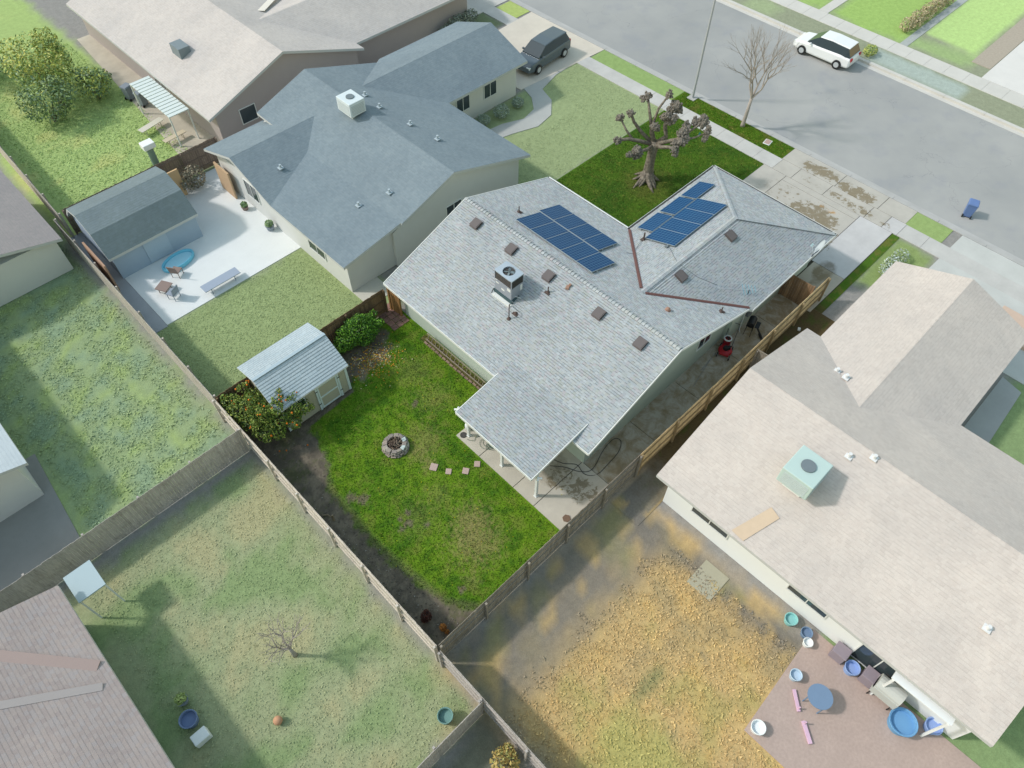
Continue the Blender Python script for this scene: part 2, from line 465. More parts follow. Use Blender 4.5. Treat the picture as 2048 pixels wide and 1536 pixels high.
def strip_col(x, y):
    c = front_col(x, y)
    return mixc(mixc(c, C(92, 128, 30), .55), C(120, 118, 60), sstep(.1, .6, fbm(x, y, 1.3, 8)) * .6)
lawn_sheet('kerb_lawn', 41.04, 42.61, 16.12, 25.3, .11, strip_col, .0)
me = grid('neighbour_kerb_lawn', 41.04, 42.61, 25.32, 33.0, .2, lambda x, y: C(146, 170, 108), 0.0); me.materials.append(gmat); tag(obj('neighbour_kerb_lawn', me, gmat), kind='structure')
me = grid('far_kerb_lawn', 41.04, 42.61, 41.0, 43.3, .2, lambda x, y: C(176, 192, 116), 0.0); me.materials.append(gmat); tag(obj('far_kerb_lawn', me, gmat), kind='structure')
me = grid('right_kerb_lawn', 41.04, 42.61, 5.0, 7.4, .2, lambda x, y: C(150, 172, 110), 0.0); me.materials.append(gmat); tag(obj('right_kerb_lawn', me, gmat), kind='structure')
lawn_sheet('side_lawn', 31.0, 39.7, 6.95, 7.42, .12, lambda x, y: mixc(mixc(C(76, 108, 36), C(104, 110, 52), sstep(-.1, .5, fbm(x, y, 2))), C(84, 80, 50), sstep(32.4, 30.8, x)), .0)
lawn_sheet('side_earth', 14.0, 31.0, 5.9, 7.68, .15, lambda x, y: mixc(ground_col(min(x, 14.9), y), mixc(C(92, 80, 56), C(84, 88, 48), sstep(.1, .5, fbm(x, y, 1.2))), sstep(14.6, 18.5, x + fbm(x, y, 1.5))), -.004)

def tufts(name, n, x0, x1, y0, y1, colf, hmin=.03, hmax=.07, ok=None, z=0.0, wk=1.0, kr=(.75, 1.45)):
    """small blades of grass: one mesh of thin triangles"""
    P = np.empty((n, 2)); P[:, 0] = rng.uniform(x0, x1, n); P[:, 1] = rng.uniform(y0, y1, n)
    keep = [i for i in range(n) if ok is None or ok(P[i, 0], P[i, 1])]
    P = P[keep]; n = len(P)
    a = rng.uniform(0, 2 * np.pi, n); hh = rng.uniform(hmin, hmax, n); ww = rng.uniform(.012, .03, n) * wk
    ln = rng.uniform(0, .05, (n, 2)) * wk * np.sign(rng.uniform(-1, 1, (n, 2)))
    V = np.zeros((n, 3, 3))
    V[:, 0, 0] = P[:, 0] - np.cos(a) * ww; V[:, 0, 1] = P[:, 1] - np.sin(a) * ww
    V[:, 1, 0] = P[:, 0] + np.cos(a) * ww; V[:, 1, 1] = P[:, 1] + np.sin(a) * ww
    V[:, 2, 0] = P[:, 0] + ln[:, 0]; V[:, 2, 1] = P[:, 1] + ln[:, 1]; V[:, 2, 2] = hh
    V[:, :, 2] += z
    me = bpy.data.meshes.new(name)
    me.from_pydata(V.reshape(-1, 3).tolist(), [], np.arange(3 * n).reshape(-1, 3).tolist())
    cols = []
    for i in range(n):
        c = colf(P[i, 0], P[i, 1]); k = random.uniform(*kr)
        if random.random() < .12 and wk == 1.0: c = mixc(c, C(170, 160, 80), .5)
        cols += [c[0] * k, c[1] * k, c[2] * k, 1.0] * 3
    ca = me.color_attributes.new('Col', 'FLOAT_COLOR', 'POINT'); ca.data.foreach_set('color', cols)
    return me
t = NT('grass_blade')
t.out(t.n('ShaderNodeAttribute', attribute_name='Col').outputs['Color'], .8, .2)
BLADE = t.m
me = tufts('grass', 62000, 4.0, 14.5, 7.9, 23.4, lawn_col, ok=lambda x, y: random.random() > soilness(x, y) * 1.0 and not (x > 11.25 and y < 15.12)); me.materials.append(BLADE)
tag(obj('grass', me, BLADE), 'short green back lawn grass behind the house', 'grass', kind='stuff')
me = tufts('grass', 40000, 25.7, 39.7, 16.7, 24.8, front_col, ok=lambda x, y: y > 17 or x > 33.6); me.materials.append(BLADE)
tag(obj('grass', me, BLADE), 'dark green front lawn grass around the pollarded tree', 'grass', kind='stuff')
me = tufts('grass', 9000, 41.06, 42.58, 16.2, 25.2, strip_col); me.materials.append(BLADE)
tag(obj('grass', me, BLADE), 'green grass strip between pavement and kerb', 'grass', kind='stuff')
for nm, n_, bx, hh_, wk_, kr_, okf, lb in [
    ('weeds', 26000, (-6.0, 3.6, 21.5, 46.0), (.015, .06), 2.0, (1.0, 1.38), lambda x, y: fbm(x, y, .8, 31) > -.25 and not (x < -3.5 and y < 28.4), 'tall green weeds filling the yard behind the rear fence at the left'),
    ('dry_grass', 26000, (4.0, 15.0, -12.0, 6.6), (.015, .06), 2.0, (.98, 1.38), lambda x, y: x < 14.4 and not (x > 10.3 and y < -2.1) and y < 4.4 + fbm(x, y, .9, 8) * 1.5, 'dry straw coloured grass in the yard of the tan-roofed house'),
    ('thin_grass', 15000, (-5.0, 3.6, 5.4, 20.8), (.01, .035), 1.4, (1.0, 1.32), None, 'thin olive green grass in the yard with the small leafless tree'),
    ('yard_grass', 11000, (4.1, 13.4, 24.2, 31.0), (.01, .035), 1.4, (1.0, 1.32), None, 'mown green grass behind the slate-roofed house'),
    ('long_grass', 15000, (5.0, 13.6, 41.8, 62.0), (.015, .07), 2.2, (1.0, 1.38), None, 'bright overgrown grass around the golden shrub'),
    ('lawn_grass', 9000, (27.0, 39.6, 24.95, 33.0), (.01, .035), 1.4, (1.0, 1.32), lambda x, y: y < 29.3 or x > 35.6, 'pale green front lawn grass of the slate-roofed house')]:
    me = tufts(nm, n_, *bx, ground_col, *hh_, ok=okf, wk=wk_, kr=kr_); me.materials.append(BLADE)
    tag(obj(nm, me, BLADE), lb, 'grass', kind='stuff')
# fallen leaves and fruit litter by the citrus bush
b = MB()
for i in range(700):
    x = random.gauss(11.3, .75); y = random.gauss(21.4, .55); s = random.uniform(.018, .045); a = random.uniform(0, 6.28)
    k = random.choice([(C(190, 160, 60)), C(200, 190, 150), C(150, 110, 50), C(120, 130, 50), C(200, 140, 40)])
    z = random.uniform(.02, .05)
    b.add([(x + s * math.cos(a + q), y + s * math.sin(a + q), z + .01 * math.cos(q)) for q in (0, 1.57, 3.14, 4.71)], [(0, 1, 2, 3)], col=k)
tag(obj('leaf_litter', b, BLADE), 'yellow and brown fallen leaves on soil by the citrus bush', 'leaves', kind='stuff')
b = MB()
for i in range(160):
    x = random.uniform(4.8, 13); y = random.uniform(9, 20); s = random.uniform(.012, .022)
    if soilness(x, y) > .5 or (fbm(x, y, .8, 20) < .05): continue
    b.blob((x, y, .07), s, 5, 4, 0, col=C(220, 205, 20))
tag(obj('dandelion_flowers', b, BLADE), 'tiny yellow dandelion flowers dotted over the back lawn', 'flowers', kind='stuff')
b = MB()
for i in range(420):
    y = random.uniform(8, 23.2); x = 4.0 + random.random() * interp(y, SOILW); s = random.uniform(.012, .035)
    b.blob((x, y, .01), (s, s * random.uniform(.6, 1), s * .6), 6, 4, .2, seed=i, col=mixc(C(90, 84, 74), C(170, 166, 156), random.random() ** 3))
tag(obj('gravel', b, BLADE), 'small stones and clods on the dark soil by the rear fence', 'stones', kind='stuff')

# ------------------------------------------------------------------ own paving with stains
def stain_mat(name, base, stains, thr=.5, soft=.05, fq=2.6):
    """concrete; vertex colour R = how wet/dirty an area is, G = rust, B = damp grime"""
    t = NT(name)
    a = t.n('ShaderNodeAttribute', attribute_name='Col'); sep = t.n('ShaderNodeSeparateColor'); t.link(a.outputs['Color'], sep.inputs[0])
    n1 = t.noise(.8, 6, .65); n2 = t.noise(34, 3)
    c = t.ramp(n1, [(.3, sc_(base, .86)), (.7, sc_(base, 1.06))])
    c = t.mix(t.math('MULTIPLY', n2, .25), c, sc_(base, .62))
    edge = t.noise(fq, 8, .72, dist=.6)
    sm = t.math('ADD', sep.outputs[0], t.math('MULTIPLY', t.math('SUBTRACT', edge, .5), 2.2))
    wet = t.ramp(sm, [(thr, (0, 0, 0)), (thr + soft, (1, 1, 1))])
    wc = t.mix(t.noise(6, 4), sc_(stains, .85), sc_(stains, 1.2))
    c = t.mix(t.math('MULTIPLY', wet, .92), c, wc)
    sm2 = t.math('ADD', sep.outputs[2], t.math('MULTIPLY', t.math('SUBTRACT', t.noise(1.6, 7, .7), .5), 1.4))
    c = t.mix(t.math('MULTIPLY', t.ramp(sm2, [(.3, (0, 0, 0)), (.75, (1, 1, 1))]), .85), c, sc_(stains, .72))
    rm = t.math('ADD', sep.outputs[1], t.math('MULTIPLY', t.math('SUBTRACT', edge, .5), 1.6))
    c = t.mix(t.math('MULTIPLY', t.ramp(rm, [(.5, (0, 0, 0)), (.8, (1, 1, 1))]), .6), c, C(196, 150, 90))
    t.bump(n2, .003)
    return t.out(c, t.ramp(wet, [(0, (.85,) * 3), (1, (.55,) * 3)]), .35)
DRV = stain_mat('driveway_concrete', C(194, 190, 181), C(134, 122, 98), soft=.14)
DRV2 = stain_mat('driveway_newer_concrete', C(206, 205, 204), C(150, 142, 128))
SIDE = stain_mat('side_passage_concrete', C(190, 182, 166), C(146, 130, 100), thr=.35, soft=.4, fq=1.5)
PATC = stain_mat('patio_concrete', C(198, 192, 178), C(132, 122, 100))
def ell(x, y, L):
    v = 0
    for cx, cy, rx, ry, k in L:
        v = max(v, k * sstep(1.15, .55, math.hypot((x - cx) / rx, (y - cy) / ry)))
    return v
WET = [(37.0, 11.6, 2.4, 2.2, .72), (36.2, 13.6, 1.8, 1.4, .55), (38.4, 13.9, 1.0, 1.0, .45), (41.7, 13.6, .8, 1.7, .68), (41.55, 10.9, .75, 1.7, .74), (40.2, 9.9, .6, 1.2, .6), (40.3, 11.4, .5, 1.2, .55), (40.4, 13.8, .5, .8, .45), (36.3, 15.8, .8, .5, .5), (40.1, 8.3, .35, .8, .52), (36.0, 10.4, 1.5, 1.2, .6)]
RUST = [(38.9, 11.6, .35, 1.6, .5), (38.7, 10.9, .3, .6, .75)]
GRIME = [(38.0, 14.8, 1.6, 1.4, .3), (41.8, 12.5, .7, 3.2, .3), (40.3, 11.8, .6, 3.0, .28), (33.9, 8.6, 1.2, .7, .75), (31.5, 8.4, .8, .7, .7), (38, 13, 2.5, 3, .15), (32.6, 8.3, 1.4, .7, .5)]
def drv(x, y): return (ell(x, y, WET), ell(x, y, RUST), ell(x, y, GRIME))
def slab_sheet(name, x0, x1, y0, y1, fn, mat, z=.02, step=.25, th=.15):
    g = .016
    me = grid(name, x0 + g, x1 - g, y0 + g, y1 - g, step, fn, z)
    bm = bmesh.new(); bm.from_mesh(me)
    ed = [e for e in bm.edges if len(e.link_faces) == 1]
    r = bmesh.ops.extrude_edge_only(bm, edges=ed)
    for v in r['geom']:
        if isinstance(v, bmesh.types.BMVert): v.co.z -= th
    bm.to_mesh(me); bm.free(); me.materials.append(mat)
    return struct(name, me, mat)
# the driveway: garage apron, pavement crossing, kerb apron, side slabs
for i, (x0, x1, y0, y1, mt) in enumerate([
    (33.3, 36.1, 14.9, 16.6, DRV), (36.1, 39.72, 14.9, 16.6, DRV), (33.3, 39.2, 9.6, 14.9, DRV), (34.2, 39.72, 7.45, 9.6, DRV2), (39.2, 39.72, 9.6, 14.9, DRV),
    (39.72, 41.05, 14.6, 16.0, DRV), (39.72, 41.05, 12.3, 14.6, DRV), (39.72, 41.05, 9.4, 12.3, DRV), (39.72, 41.05, 8.2, 9.4, DRV), (39.72, 41.05, 7.2, 8.2, DRV2),
    (41.05, 42.62, 12.2, 16.1, DRV), (41.05, 42.62, 9.2, 12.2, DRV), (41.05, 42.62, 7.3, 9.2, DRV),
    (32.3, 34.2, 7.45, 9.45, SIDE), (30.6, 32.3, 7.45, 9.45, SIDE)]):
    slab_sheet('driveway', x0, x1, y0, y1, drv, mt, z=.021 + .001 * (i % 3))
b = MB(); b.b2(30.55, 42.62, 7.4, 16.62, -.2, -.01); struct('driveway_base', b, M('joint_dark', C(70, 66, 56), .2))
b = MB(); b.add([(42.93, 15.2, -.119), (43.03, 15.0, -.119), (43.07, 13.0, -.119), (43.02, 11.0, -.119), (43.06, 9.6, -.119), (42.98, 8.6, -.119), (42.93, 8.4, -.119)], [(6, 5, 4, 3, 2, 1, 0)]); struct('kerb_dirt', b, M('gutter_dirt', C(104, 100, 92), .3, 8))
SW = [(22, 8.7, 14, 2.4, .52), (17.5, 8.6, 1.6, 1.0, .45), (21.5, 8.5, 1.8, .9, .35), (26.5, 8.4, 2.2, 1.0, .62), (29.5, 8.5, 1.5, .9, .62)]
SG = [(20, 8.6, 9, 1.0, .3), (28, 8.5, 4, 1.2, .3), (16, 9.4, 2, .5, .5)]
def sidef(x, y): return (ell(x, y, SW), 0, ell(x, y, SG))
xs = [14.62, 18.0, 21.5, 25.0, 28.3, 30.6]
for i in range(5): slab_sheet('side_passage', xs[i], xs[i + 1], 7.76, 9.9, sidef, SIDE, z=.02 + .001 * (i % 2))
PW = [(13.4, 8.9, 1.0, .9, .5), (13.2, 9.9, .9, .8, .5), (13.6, 8.4, .5, .5, .55), (13.6, 11.6, 1.0, 1.2, .35)]
PG = [(13.3, 11.3, 1.3, 2.5, .5), (13.6, 9.2, .8, 1.0, .4)]
def patf(x, y): return (ell(x, y, PW), 0, ell(x, y, PG))
for i, (y0, y1) in enumerate([(7.76, 9.82), (9.82, 11.15), (11.15, 13.44), (13.44, 15.08)]):
    slab_sheet('patio', 11.33, 14.62, y0, y1, patf, PATC, z=.05 + .001 * (i % 2), step=.2)
b = MB(); b.b2(11.36, 14.6, 7.78, 15.06, -.1, .03); struct('patio_base', b, M('joint_dark', C(70, 66, 56), .2))
b = MB()
for i in range(5):
    for j in range(3):
        b.box((13.55 + j * .36 + .03 * (i % 2), 22.45 + i * .36, .012), (.33, .33, .05), random.uniform(-.03, .03), col=mixc(C(160, 120, 108), C(120, 92, 86), random.random()))
t = NT('red_brick_paver'); t.out(t.mix(.3, t.n('ShaderNodeAttribute', attribute_name='Col').outputs['Color'], t.ramp(t.noise(8), [(.3, (.1, .07, .06)), (.7, (.5, .35, .3))])), .9, .2)
VCOL_ROUGH = t.m
struct('red_paving', b, VCOL_ROUGH)

# ------------------------------------------------------------------ roofs
def shingle(name, cols, row_h=.145, tab=.17, dark=.5, line=.16, keep=.42):
    t = NT(name)
    uv = t.n('ShaderNodeUVMap').outputs[0]
    sp = t.n('ShaderNodeSeparateXYZ'); t.link(uv, sp.inputs[0])
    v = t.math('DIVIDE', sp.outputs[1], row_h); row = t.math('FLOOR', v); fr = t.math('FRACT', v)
    wn_ = t.n('ShaderNodeTexWhiteNoise', noise_dimensions='1D'); t.link(row, wn_.inputs['W'])
    u = t.math('ADD', t.math('DIVIDE', sp.outputs[0], tab), t.math('MULTIPLY', wn_.outputs[0], 7.0))
    cell = t.math('FLOOR', u); fu = t.math('FRACT', u)
    cx = t.n('ShaderNodeCombineXYZ'); t.link(cell, cx.inputs[0]); t.link(row, cx.inputs[1])
    w2 = t.n('ShaderNodeTexWhiteNoise', noise_dimensions='2D'); t.link(cx.outputs[0], w2.inputs['Vector'])
    c = t.ramp(w2.outputs[0], [(i / (len(cols) - 1), k) for i, k in enumerate(cols)])
    cx2 = t.n('ShaderNodeCombineXYZ'); t.link(t.math('ADD', cell, 31.7), cx2.inputs[0]); t.link(row, cx2.inputs[1])
    w3 = t.n('ShaderNodeTexWhiteNoise', noise_dimensions='2D'); t.link(cx2.outputs[0], w3.inputs['Vector'])
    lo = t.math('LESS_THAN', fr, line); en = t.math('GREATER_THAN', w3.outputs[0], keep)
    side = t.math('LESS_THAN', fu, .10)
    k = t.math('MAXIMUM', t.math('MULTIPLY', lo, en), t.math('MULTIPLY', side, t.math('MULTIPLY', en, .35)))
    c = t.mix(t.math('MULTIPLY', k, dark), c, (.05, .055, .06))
    big = t.ramp(t.noise(.35, 6, .7, dist=.4), [(.3, (.88, .885, .89)), (.7, (1.07, 1.06, 1.04))])
    c = t.mix(1.0, c, big, 'MULTIPLY')
    gr = t.ramp(t.noise(70, 2, .5), [(.3, (.86,) * 3), (.7, (1.12,) * 3)])
    c = t.mix(1.0, c, gr, 'MULTIPLY')
    t.bump(t.noise(90, 2), .004)
    return t.out(c, .9, .2)
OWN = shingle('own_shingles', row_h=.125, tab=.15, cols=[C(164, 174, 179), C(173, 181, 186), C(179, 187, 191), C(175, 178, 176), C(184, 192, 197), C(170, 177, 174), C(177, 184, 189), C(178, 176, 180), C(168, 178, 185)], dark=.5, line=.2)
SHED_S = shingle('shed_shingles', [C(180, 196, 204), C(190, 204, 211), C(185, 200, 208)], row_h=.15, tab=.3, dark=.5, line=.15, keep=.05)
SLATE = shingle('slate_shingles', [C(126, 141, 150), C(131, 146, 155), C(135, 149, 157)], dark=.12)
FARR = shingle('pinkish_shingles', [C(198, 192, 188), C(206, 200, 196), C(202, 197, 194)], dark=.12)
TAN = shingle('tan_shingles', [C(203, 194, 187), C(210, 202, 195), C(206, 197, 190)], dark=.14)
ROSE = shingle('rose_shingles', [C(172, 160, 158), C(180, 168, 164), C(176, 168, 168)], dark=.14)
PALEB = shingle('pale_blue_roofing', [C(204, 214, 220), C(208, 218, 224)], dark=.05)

def clip(poly, a, b, c):   # keep a*u+b*v+c >= 0
    out = []
    for i in range(len(poly)):
        p, q = poly[i], poly[(i + 1) % len(poly)]
        dp = a * p[0] + b * p[1] + c; dq = a * q[0] + b * q[1] + c
        if dp >= 0: out.append(p)
        if (dp >= 0) != (dq >= 0):
            s = dp / (dp - dq); out.append((p[0] + s * (q[0] - p[0]), p[1] + s * (q[1] - p[1])))
    return out
def courses(mb, poly3, udir, off=0.0, row=.125, th=.022, origin=None):
    """lay overlapping shingle courses on a roof plane (convex polygon)"""
    pts = [Vector(p) for p in poly3]
    n = (pts[1] - pts[0]).cross(pts[2] - pts[0]).normalized()
    if n.z < 0: n = -n
    u = Vector(udir).normalized(); v = n.cross(u).normalized()
    if v.z < 0: v = -v
    o = Vector(origin) if origin else pts[0]
    P = [((p - o).dot(u), (p - o).dot(v)) for p in pts]
    vmin = min(p[1] for p in P); vmax = max(p[1] for p in P)
    k0 = int(math.floor(vmin / row)); k1 = int(math.ceil(vmax / row))
    for k in range(k0, k1):
        a, b_ = k * row, (k + 1) * row
        q = clip(clip(P, 0, 1, -a), 0, -1, b_)
        if len(q) < 3: continue
        def W(p, lift): return o + u * p[0] + v * p[1] + n * (lift + off)
        top = [W(p, th * (1 - (p[1] - a) / row)) for p in q]
        nv = (top[1] - top[0]).cross(top[2] - top[0])
        uv = [(p[0] + 50, p[1] + 50 * row) for p in q]
        idx = list(range(len(q)))
        if nv.dot(n) < 0: idx.reverse()
        mb.add([top[i] for i in idx], [tuple(range(len(q)))], uvs=[[uv[i] for i in idx]])
        for i in range(len(q)):
            p, r = q[i], q[(i + 1) % len(q)]
            if abs(p[1] - a) < 1e-6 and abs(r[1] - a) < 1e-6 and abs(p[0] - r[0]) > 1e-4:
                mb.add([W(p, th), W(r, th), W(r, -.004), W(p, -.004)], [(0, 1, 2, 3)], uvs=[[(p[0] + 50, a + 50 * row + .002)] * 4])

STUCCO = M('sage_stucco', C(190, 203, 192), .05, 2, .95, .1, bump=.004)
WHITE = M('white_paint', C(226, 230, 228), .04, 3, .6, .3)
GUTTER = M('dark_gutter', C(70, 68, 66), .1, 3, .5, .4)
FASC = M('fascia_paint', C(206, 214, 212), .05, 3, .7, .3)
FLASH = M('red_brown_flashing', C(122, 88, 84), .12, 5, .6, .3)
GLASS = M('dark_glass', C(62, 74, 80), .1, 1, .08, .6)
BLACK = M('black_plastic', C(38, 40, 42), .2, 6, .5, .4)
PIPE = M('rusty_pipe', C(92, 78, 74), .2, 9, .7, .3)
VENTM = M('brown_grey_vent', C(104, 98, 98), .06, 5, .6, .35)

house = thing('house', 'single storey house with pale grey shingles, solar panels and covered patio', 'house', (20, 13, 0))
ZB = lambda x: 2.5 + .3686 * (x - 13.92)
b = MB()   # walls with gables
b.b2(14.6, 25.6, 9.75, 22.75, 0, 2.62)
b.b2(25.6, 33.5, 9.5, 16.6, 0, 2.55)
for y in (9.75, 22.75):
    yy = y + (.12 if y < 15 else -.12)
    b.add([(14.6, y, 2.6), (25.6, y, 2.6), (25.6, y, 2.6), (19.78, y, 4.55), (14.6, yy, 2.6), (25.6, yy, 2.6), (19.78, yy, 4.55)],
          [(0, 1, 3), (4, 6, 5), (0, 4, 5, 1), (1, 5, 6, 3), (3, 6, 4, 0)])
obj('wall', b, STUCCO, house, world=True)
# roof deck + shingles
MBk = [(13.92, 9.12, 2.5), (13.92, 23.3, 2.5), (19.78, 23.3, 4.66), (19.78, 9.12, 4.66)]
zf = lambda x: 2.5 + (26.15 - x) * .3391
MF = [[(19.78, 9.12), (21.72, 9.12), (21.72, 23.3), (19.78, 23.3)], [(21.72, 12.88), (26.15, 17.12), (26.15, 23.3), (21.72, 23.3)], [(21.72, 9.12), (26.1, 9.12), (21.72, 12.88)]]
MF = [[(x, y, zf(x)) for x, y in p] for p in MF]
GL = [(21.72, 12.88, 4.0), (29.47, 12.88, 4.0), (34.05, 17.12, 2.5), (26.15, 17.12, 2.5)]
GR = [(21.72, 12.88, 4.0), (26.1, 8.97, 2.5), (34.05, 8.97, 2.5), (29.47, 12.88, 4.0)]
GH = [(34.05, 8.97, 2.5), (34.05, 17.12, 2.5), (29.47, 12.88, 4.0)]
deck = MB(); sh = MB()
for poly, ud, org in [(MBk, (0, 1, 0), (13.92, 0, 2.5))] + [(p, (0, 1, 0), (26.15, 0, 2.5)) for p in MF] + [(GL, (1, 0, 0), (0, 17.12, 2.5)), (GR, (1, 0, 0), (0, 8.97, 2.5)), (GH, (0, 1, 0), (34.05, 0, 2.5))]:
    courses(sh, poly, ud, origin=org, th=.032 if poly is GR else .02)
    deck.slab([(p[0], p[1], p[2] - .006) for p in poly], .14)
PAT = [(11.33, 10.05, 2.30), (11.33, 14.85, 2.30), (14.85, 14.85, 2.875), (14.85, 10.05, 2.875)]
courses(sh, PAT, (0, 1, 0), off=.004, origin=(11.33, 0, 2.30))
deck.slab([(p[0], p[1], p[2] - .004) for p in PAT], .12)
roof = obj('roof', sh, OWN, house, world=True)
def sub(name, mb, mat, **kw):    # sub-part of the roof
    o = obj(name, mb, mat, roof, **kw); return o
sub('roof_deck', deck, FASC)
b = MB()   # white edge metal on eaves and rakes
for p0, p1 in [((13.9, 14.9, 2.5), (13.9, 23.34, 2.5)), ((13.9, 9.1, 2.5), (13.9, 10.02, 2.5)), ((13.9, 9.08, 2.5), (19.78, 9.08, 4.66)), ((19.78, 9.08, 4.66), (26.1, 9.08, 2.52)), ((13.9, 23.34, 2.5), (19.78, 23.34, 4.66)), ((19.78, 23.34, 4.66), (26.2, 23.34, 2.5)),
               ((11.3, 10.02, 2.3), (11.3, 14.88, 2.3)), ((11.3, 10.02, 2.3), (14.85, 10.02, 2.875)), ((11.3, 14.88, 2.3), (14.0, 14.88, 2.74)), ((26.1, 8.93, 2.5), (34.1, 8.93, 2.5))]:
    p0, p1 = Vector(p0), Vector(p1)
    dv = (p1 - p0).normalized(); sd = Vector((0, 0, 1)).cross(dv).normalized() * .02
    dn = Vector((0, 0, -.13)); up = Vector((0, 0, .015))
    b.hexa([p0 - sd + dn, p1 - sd + dn, p1 + sd + dn, p0 + sd + dn, p0 - sd + up, p1 - sd + up, p1 + sd + up, p0 + sd + up])
sub('edge_trim', b, WHITE)
b = MB()   # gutters on the street side
for p0, p1 in [((26.22, 17.2, 2.44), (26.22, 23.3, 2.44)), ((26.2, 17.19, 2.44), (34.1, 17.19, 2.44)), ((34.12, 8.95, 2.44), (34.12, 17.2, 2.44))]:
    p0, p1 = Vector(p0), Vector(p1); b.box((p0 + p1) / 2, (abs(p1.x - p0.x) + .1, abs(p1.y - p0.y) + .1, .1))
sub('gutter', b, GUTTER)
b = MB()
for p0, p1 in [((26.22, 17.27, 2.5), (26.28, 23.3, 2.5)), ((26.2, 17.26, 2.5), (34.1, 17.26, 2.5)), ((34.18, 8.95, 2.5), (34.18, 17.2, 2.5))]:
    p0, p1 = Vector(p0), Vector(p1); b.box((p0 + p1) / 2, (abs(p1.x - p0.x) + .02, abs(p1.y - p0.y) + .02, .03))
sub('gutter_lip', b, WHITE)
def strip_on(mb, p0, p1, w, lift, t=.012):
    p0, p1 = Vector(p0), Vector(p1); dv = (p1 - p0).normalized(); sd = Vector((0, 0, 1)).cross(dv).normalized() * w / 2
    a, c_ = Vector((0, 0, lift)), Vector((0, 0, lift + t))
    mb.hexa([p0 - sd + a, p1 - sd + a, p1 + sd + a, p0 + sd + a, p0 - sd + c_, p1 - sd + c_, p1 + sd + c_, p0 + sd + c_])
for p0, p1 in [((22.0, 13.1, 3.925), (26.1, 17.05, 2.54)), ((21.85, 12.72, 3.955), (26.05, 9.12, 2.54))]:
    b = MB(); strip_on(b, p0, p1, .15, .035, .03); strip_on(b, p0, p1, .035, .065, .02)
    sub('valley_flashing', b, FLASH)
def caps(p0, p1, step=.2, w=.13, s1=.37, s2=.35, rise=.035):
    """bent cap shingles along a ridge or hip"""
    mb = MB(); p0, p1 = Vector(p0), Vector(p1); L_ = (p1 - p0).length; dv = (p1 - p0) / L_
    sd = Vector((0, 0, 1)).cross(dv).normalized(); k = 0
    while k * step < L_ - .05:
        a = p0 + dv * (k * step); e = p0 + dv * min(L_, (k + 1) * step + .03)
        za, ze = rise + .035, rise
        L1 = sd * w - Vector((0, 0, w * s1)); L2 = -sd * w - Vector((0, 0, w * s2)); Z = Vector((0, 0, 1))
        u0 = k * .37
        mb.add([a + L1 + Z * za, a + Z * (za + .006), a + L2 + Z * za, e + L1 + Z * ze, e + Z * (ze + .006), e + L2 + Z * ze, a + L1 + Z * (za - .045), a + Z * (za - .04), a + L2 + Z * (za - .045)],
               [(0, 3, 4, 1), (1, 4, 5, 2), (0, 1, 7, 6), (1, 2, 8, 7)],
               uvs=[[(u0, .08), (u0 + .1, .08), (u0 + .1, .13), (u0, .13)], [(u0, .08), (u0 + .1, .08), (u0 + .1, .13), (u0, .13)], [(u0, .01)] * 4, [(u0, .01)] * 4])
        k += 1
    return mb
sub('ridge_cap', caps((19.78, 9.15, 4.66), (19.78, 23.28, 4.66)), OWN)
sub('ridge_cap', caps((29.5, 12.88, 4.0), (21.8, 12.88, 4.0)), OWN)
sub('hip_cap', caps((34.0, 17.07, 2.52), (29.5, 12.9, 4.0), s1=.15, s2=.15), OWN)
sub('hip_cap', caps((34.0, 9.02, 2.52), (29.5, 12.86, 4.0), s1=.15, s2=.15, rise=.045), OWN)
# square roof vents, five along the yard side and two on the garage slope
def vent_mb():
    b = MB(); b.box((0, 0, .02), (.58, .52, .02)); b.hexa([(-.20, -.2, .02), (.2, -.2, .02), (.2, .2, .02), (-.2, .2, .02), (-.24, -.23, .13), (.22, -.23, .13), (.22, .23, .13), (-.24, .23, .13)])
    b.box((-.01, 0, .14), (.5, .5, .02)); b.box((-.01, -.2, .156), (.36, .025, .012)); return b
vm = vent_mb().mesh('roof_vent'); vm.materials.append(VENTM)
def on_slope(o, loc, slope_axis, ang, rz=0):
    o.location = Vector(loc) - Vector((0, 0, 0)); o.rotation_euler = (0, 0, rz)
    o.rotation_mode = 'XYZ'
    o.rotation_euler = (Matrix.Rotation(ang, 3, slope_axis) @ Matrix.Rotation(rz, 3, 'Z')).to_euler()
off_house = Vector((0, 0, 0))
for x, y in [(19.0, 21.68), (19.0, 19.09), (19.0, 16.5), (18.95, 13.2), (18.95, 10.7)]:
    o = obj('roof_vent', vm, VENTM, roof); on_slope(o, (x, y, ZB(x) + .02), 'Y', -math.atan(.3686))
for x, y in [(28.36, 12.3), (24.16, 12.3)]:
    o = obj('roof_vent', vm, VENTM, roof); on_slope(o, (x, y, 2.5 + .3836 * (y - 8.97) + .02), 'X', math.atan(.3836), rz=R(90))
def pipe(x, y, z, h, r=.03, hood=True, mat=PIPE):
    b = MB(); b.cyl((x, y, z - .1), (x, y, z + h), r, n=10); b.lathe([(.11, 0), (.05, .09), (r + .006, .1)], (x, y, z + .01), 12)
    b.box((x, y, z + .015), (.3, .3, .012)); sub('vent_pipe', b, mat)
pipe(18.38, 15.95, ZB(18.38), .38); pipe(21.46, 21.04, zf(21.46), .42); pipe(24.26, 9.73, zf(24.26), .36); pipe(16.7, 16.45, ZB(16.7), .12); pipe(25.63, 15.75, 3.0, .5, .045)
b = MB(); b.lathe([(.16, 0), (.14, .05), (.1, .12), (.12, .13), (.05, .2)], (21.74, 11.27, zf(21.74)), 8); sub('vent_pipe', b, M('rust_cap', C(164, 132, 116), .25, 12))
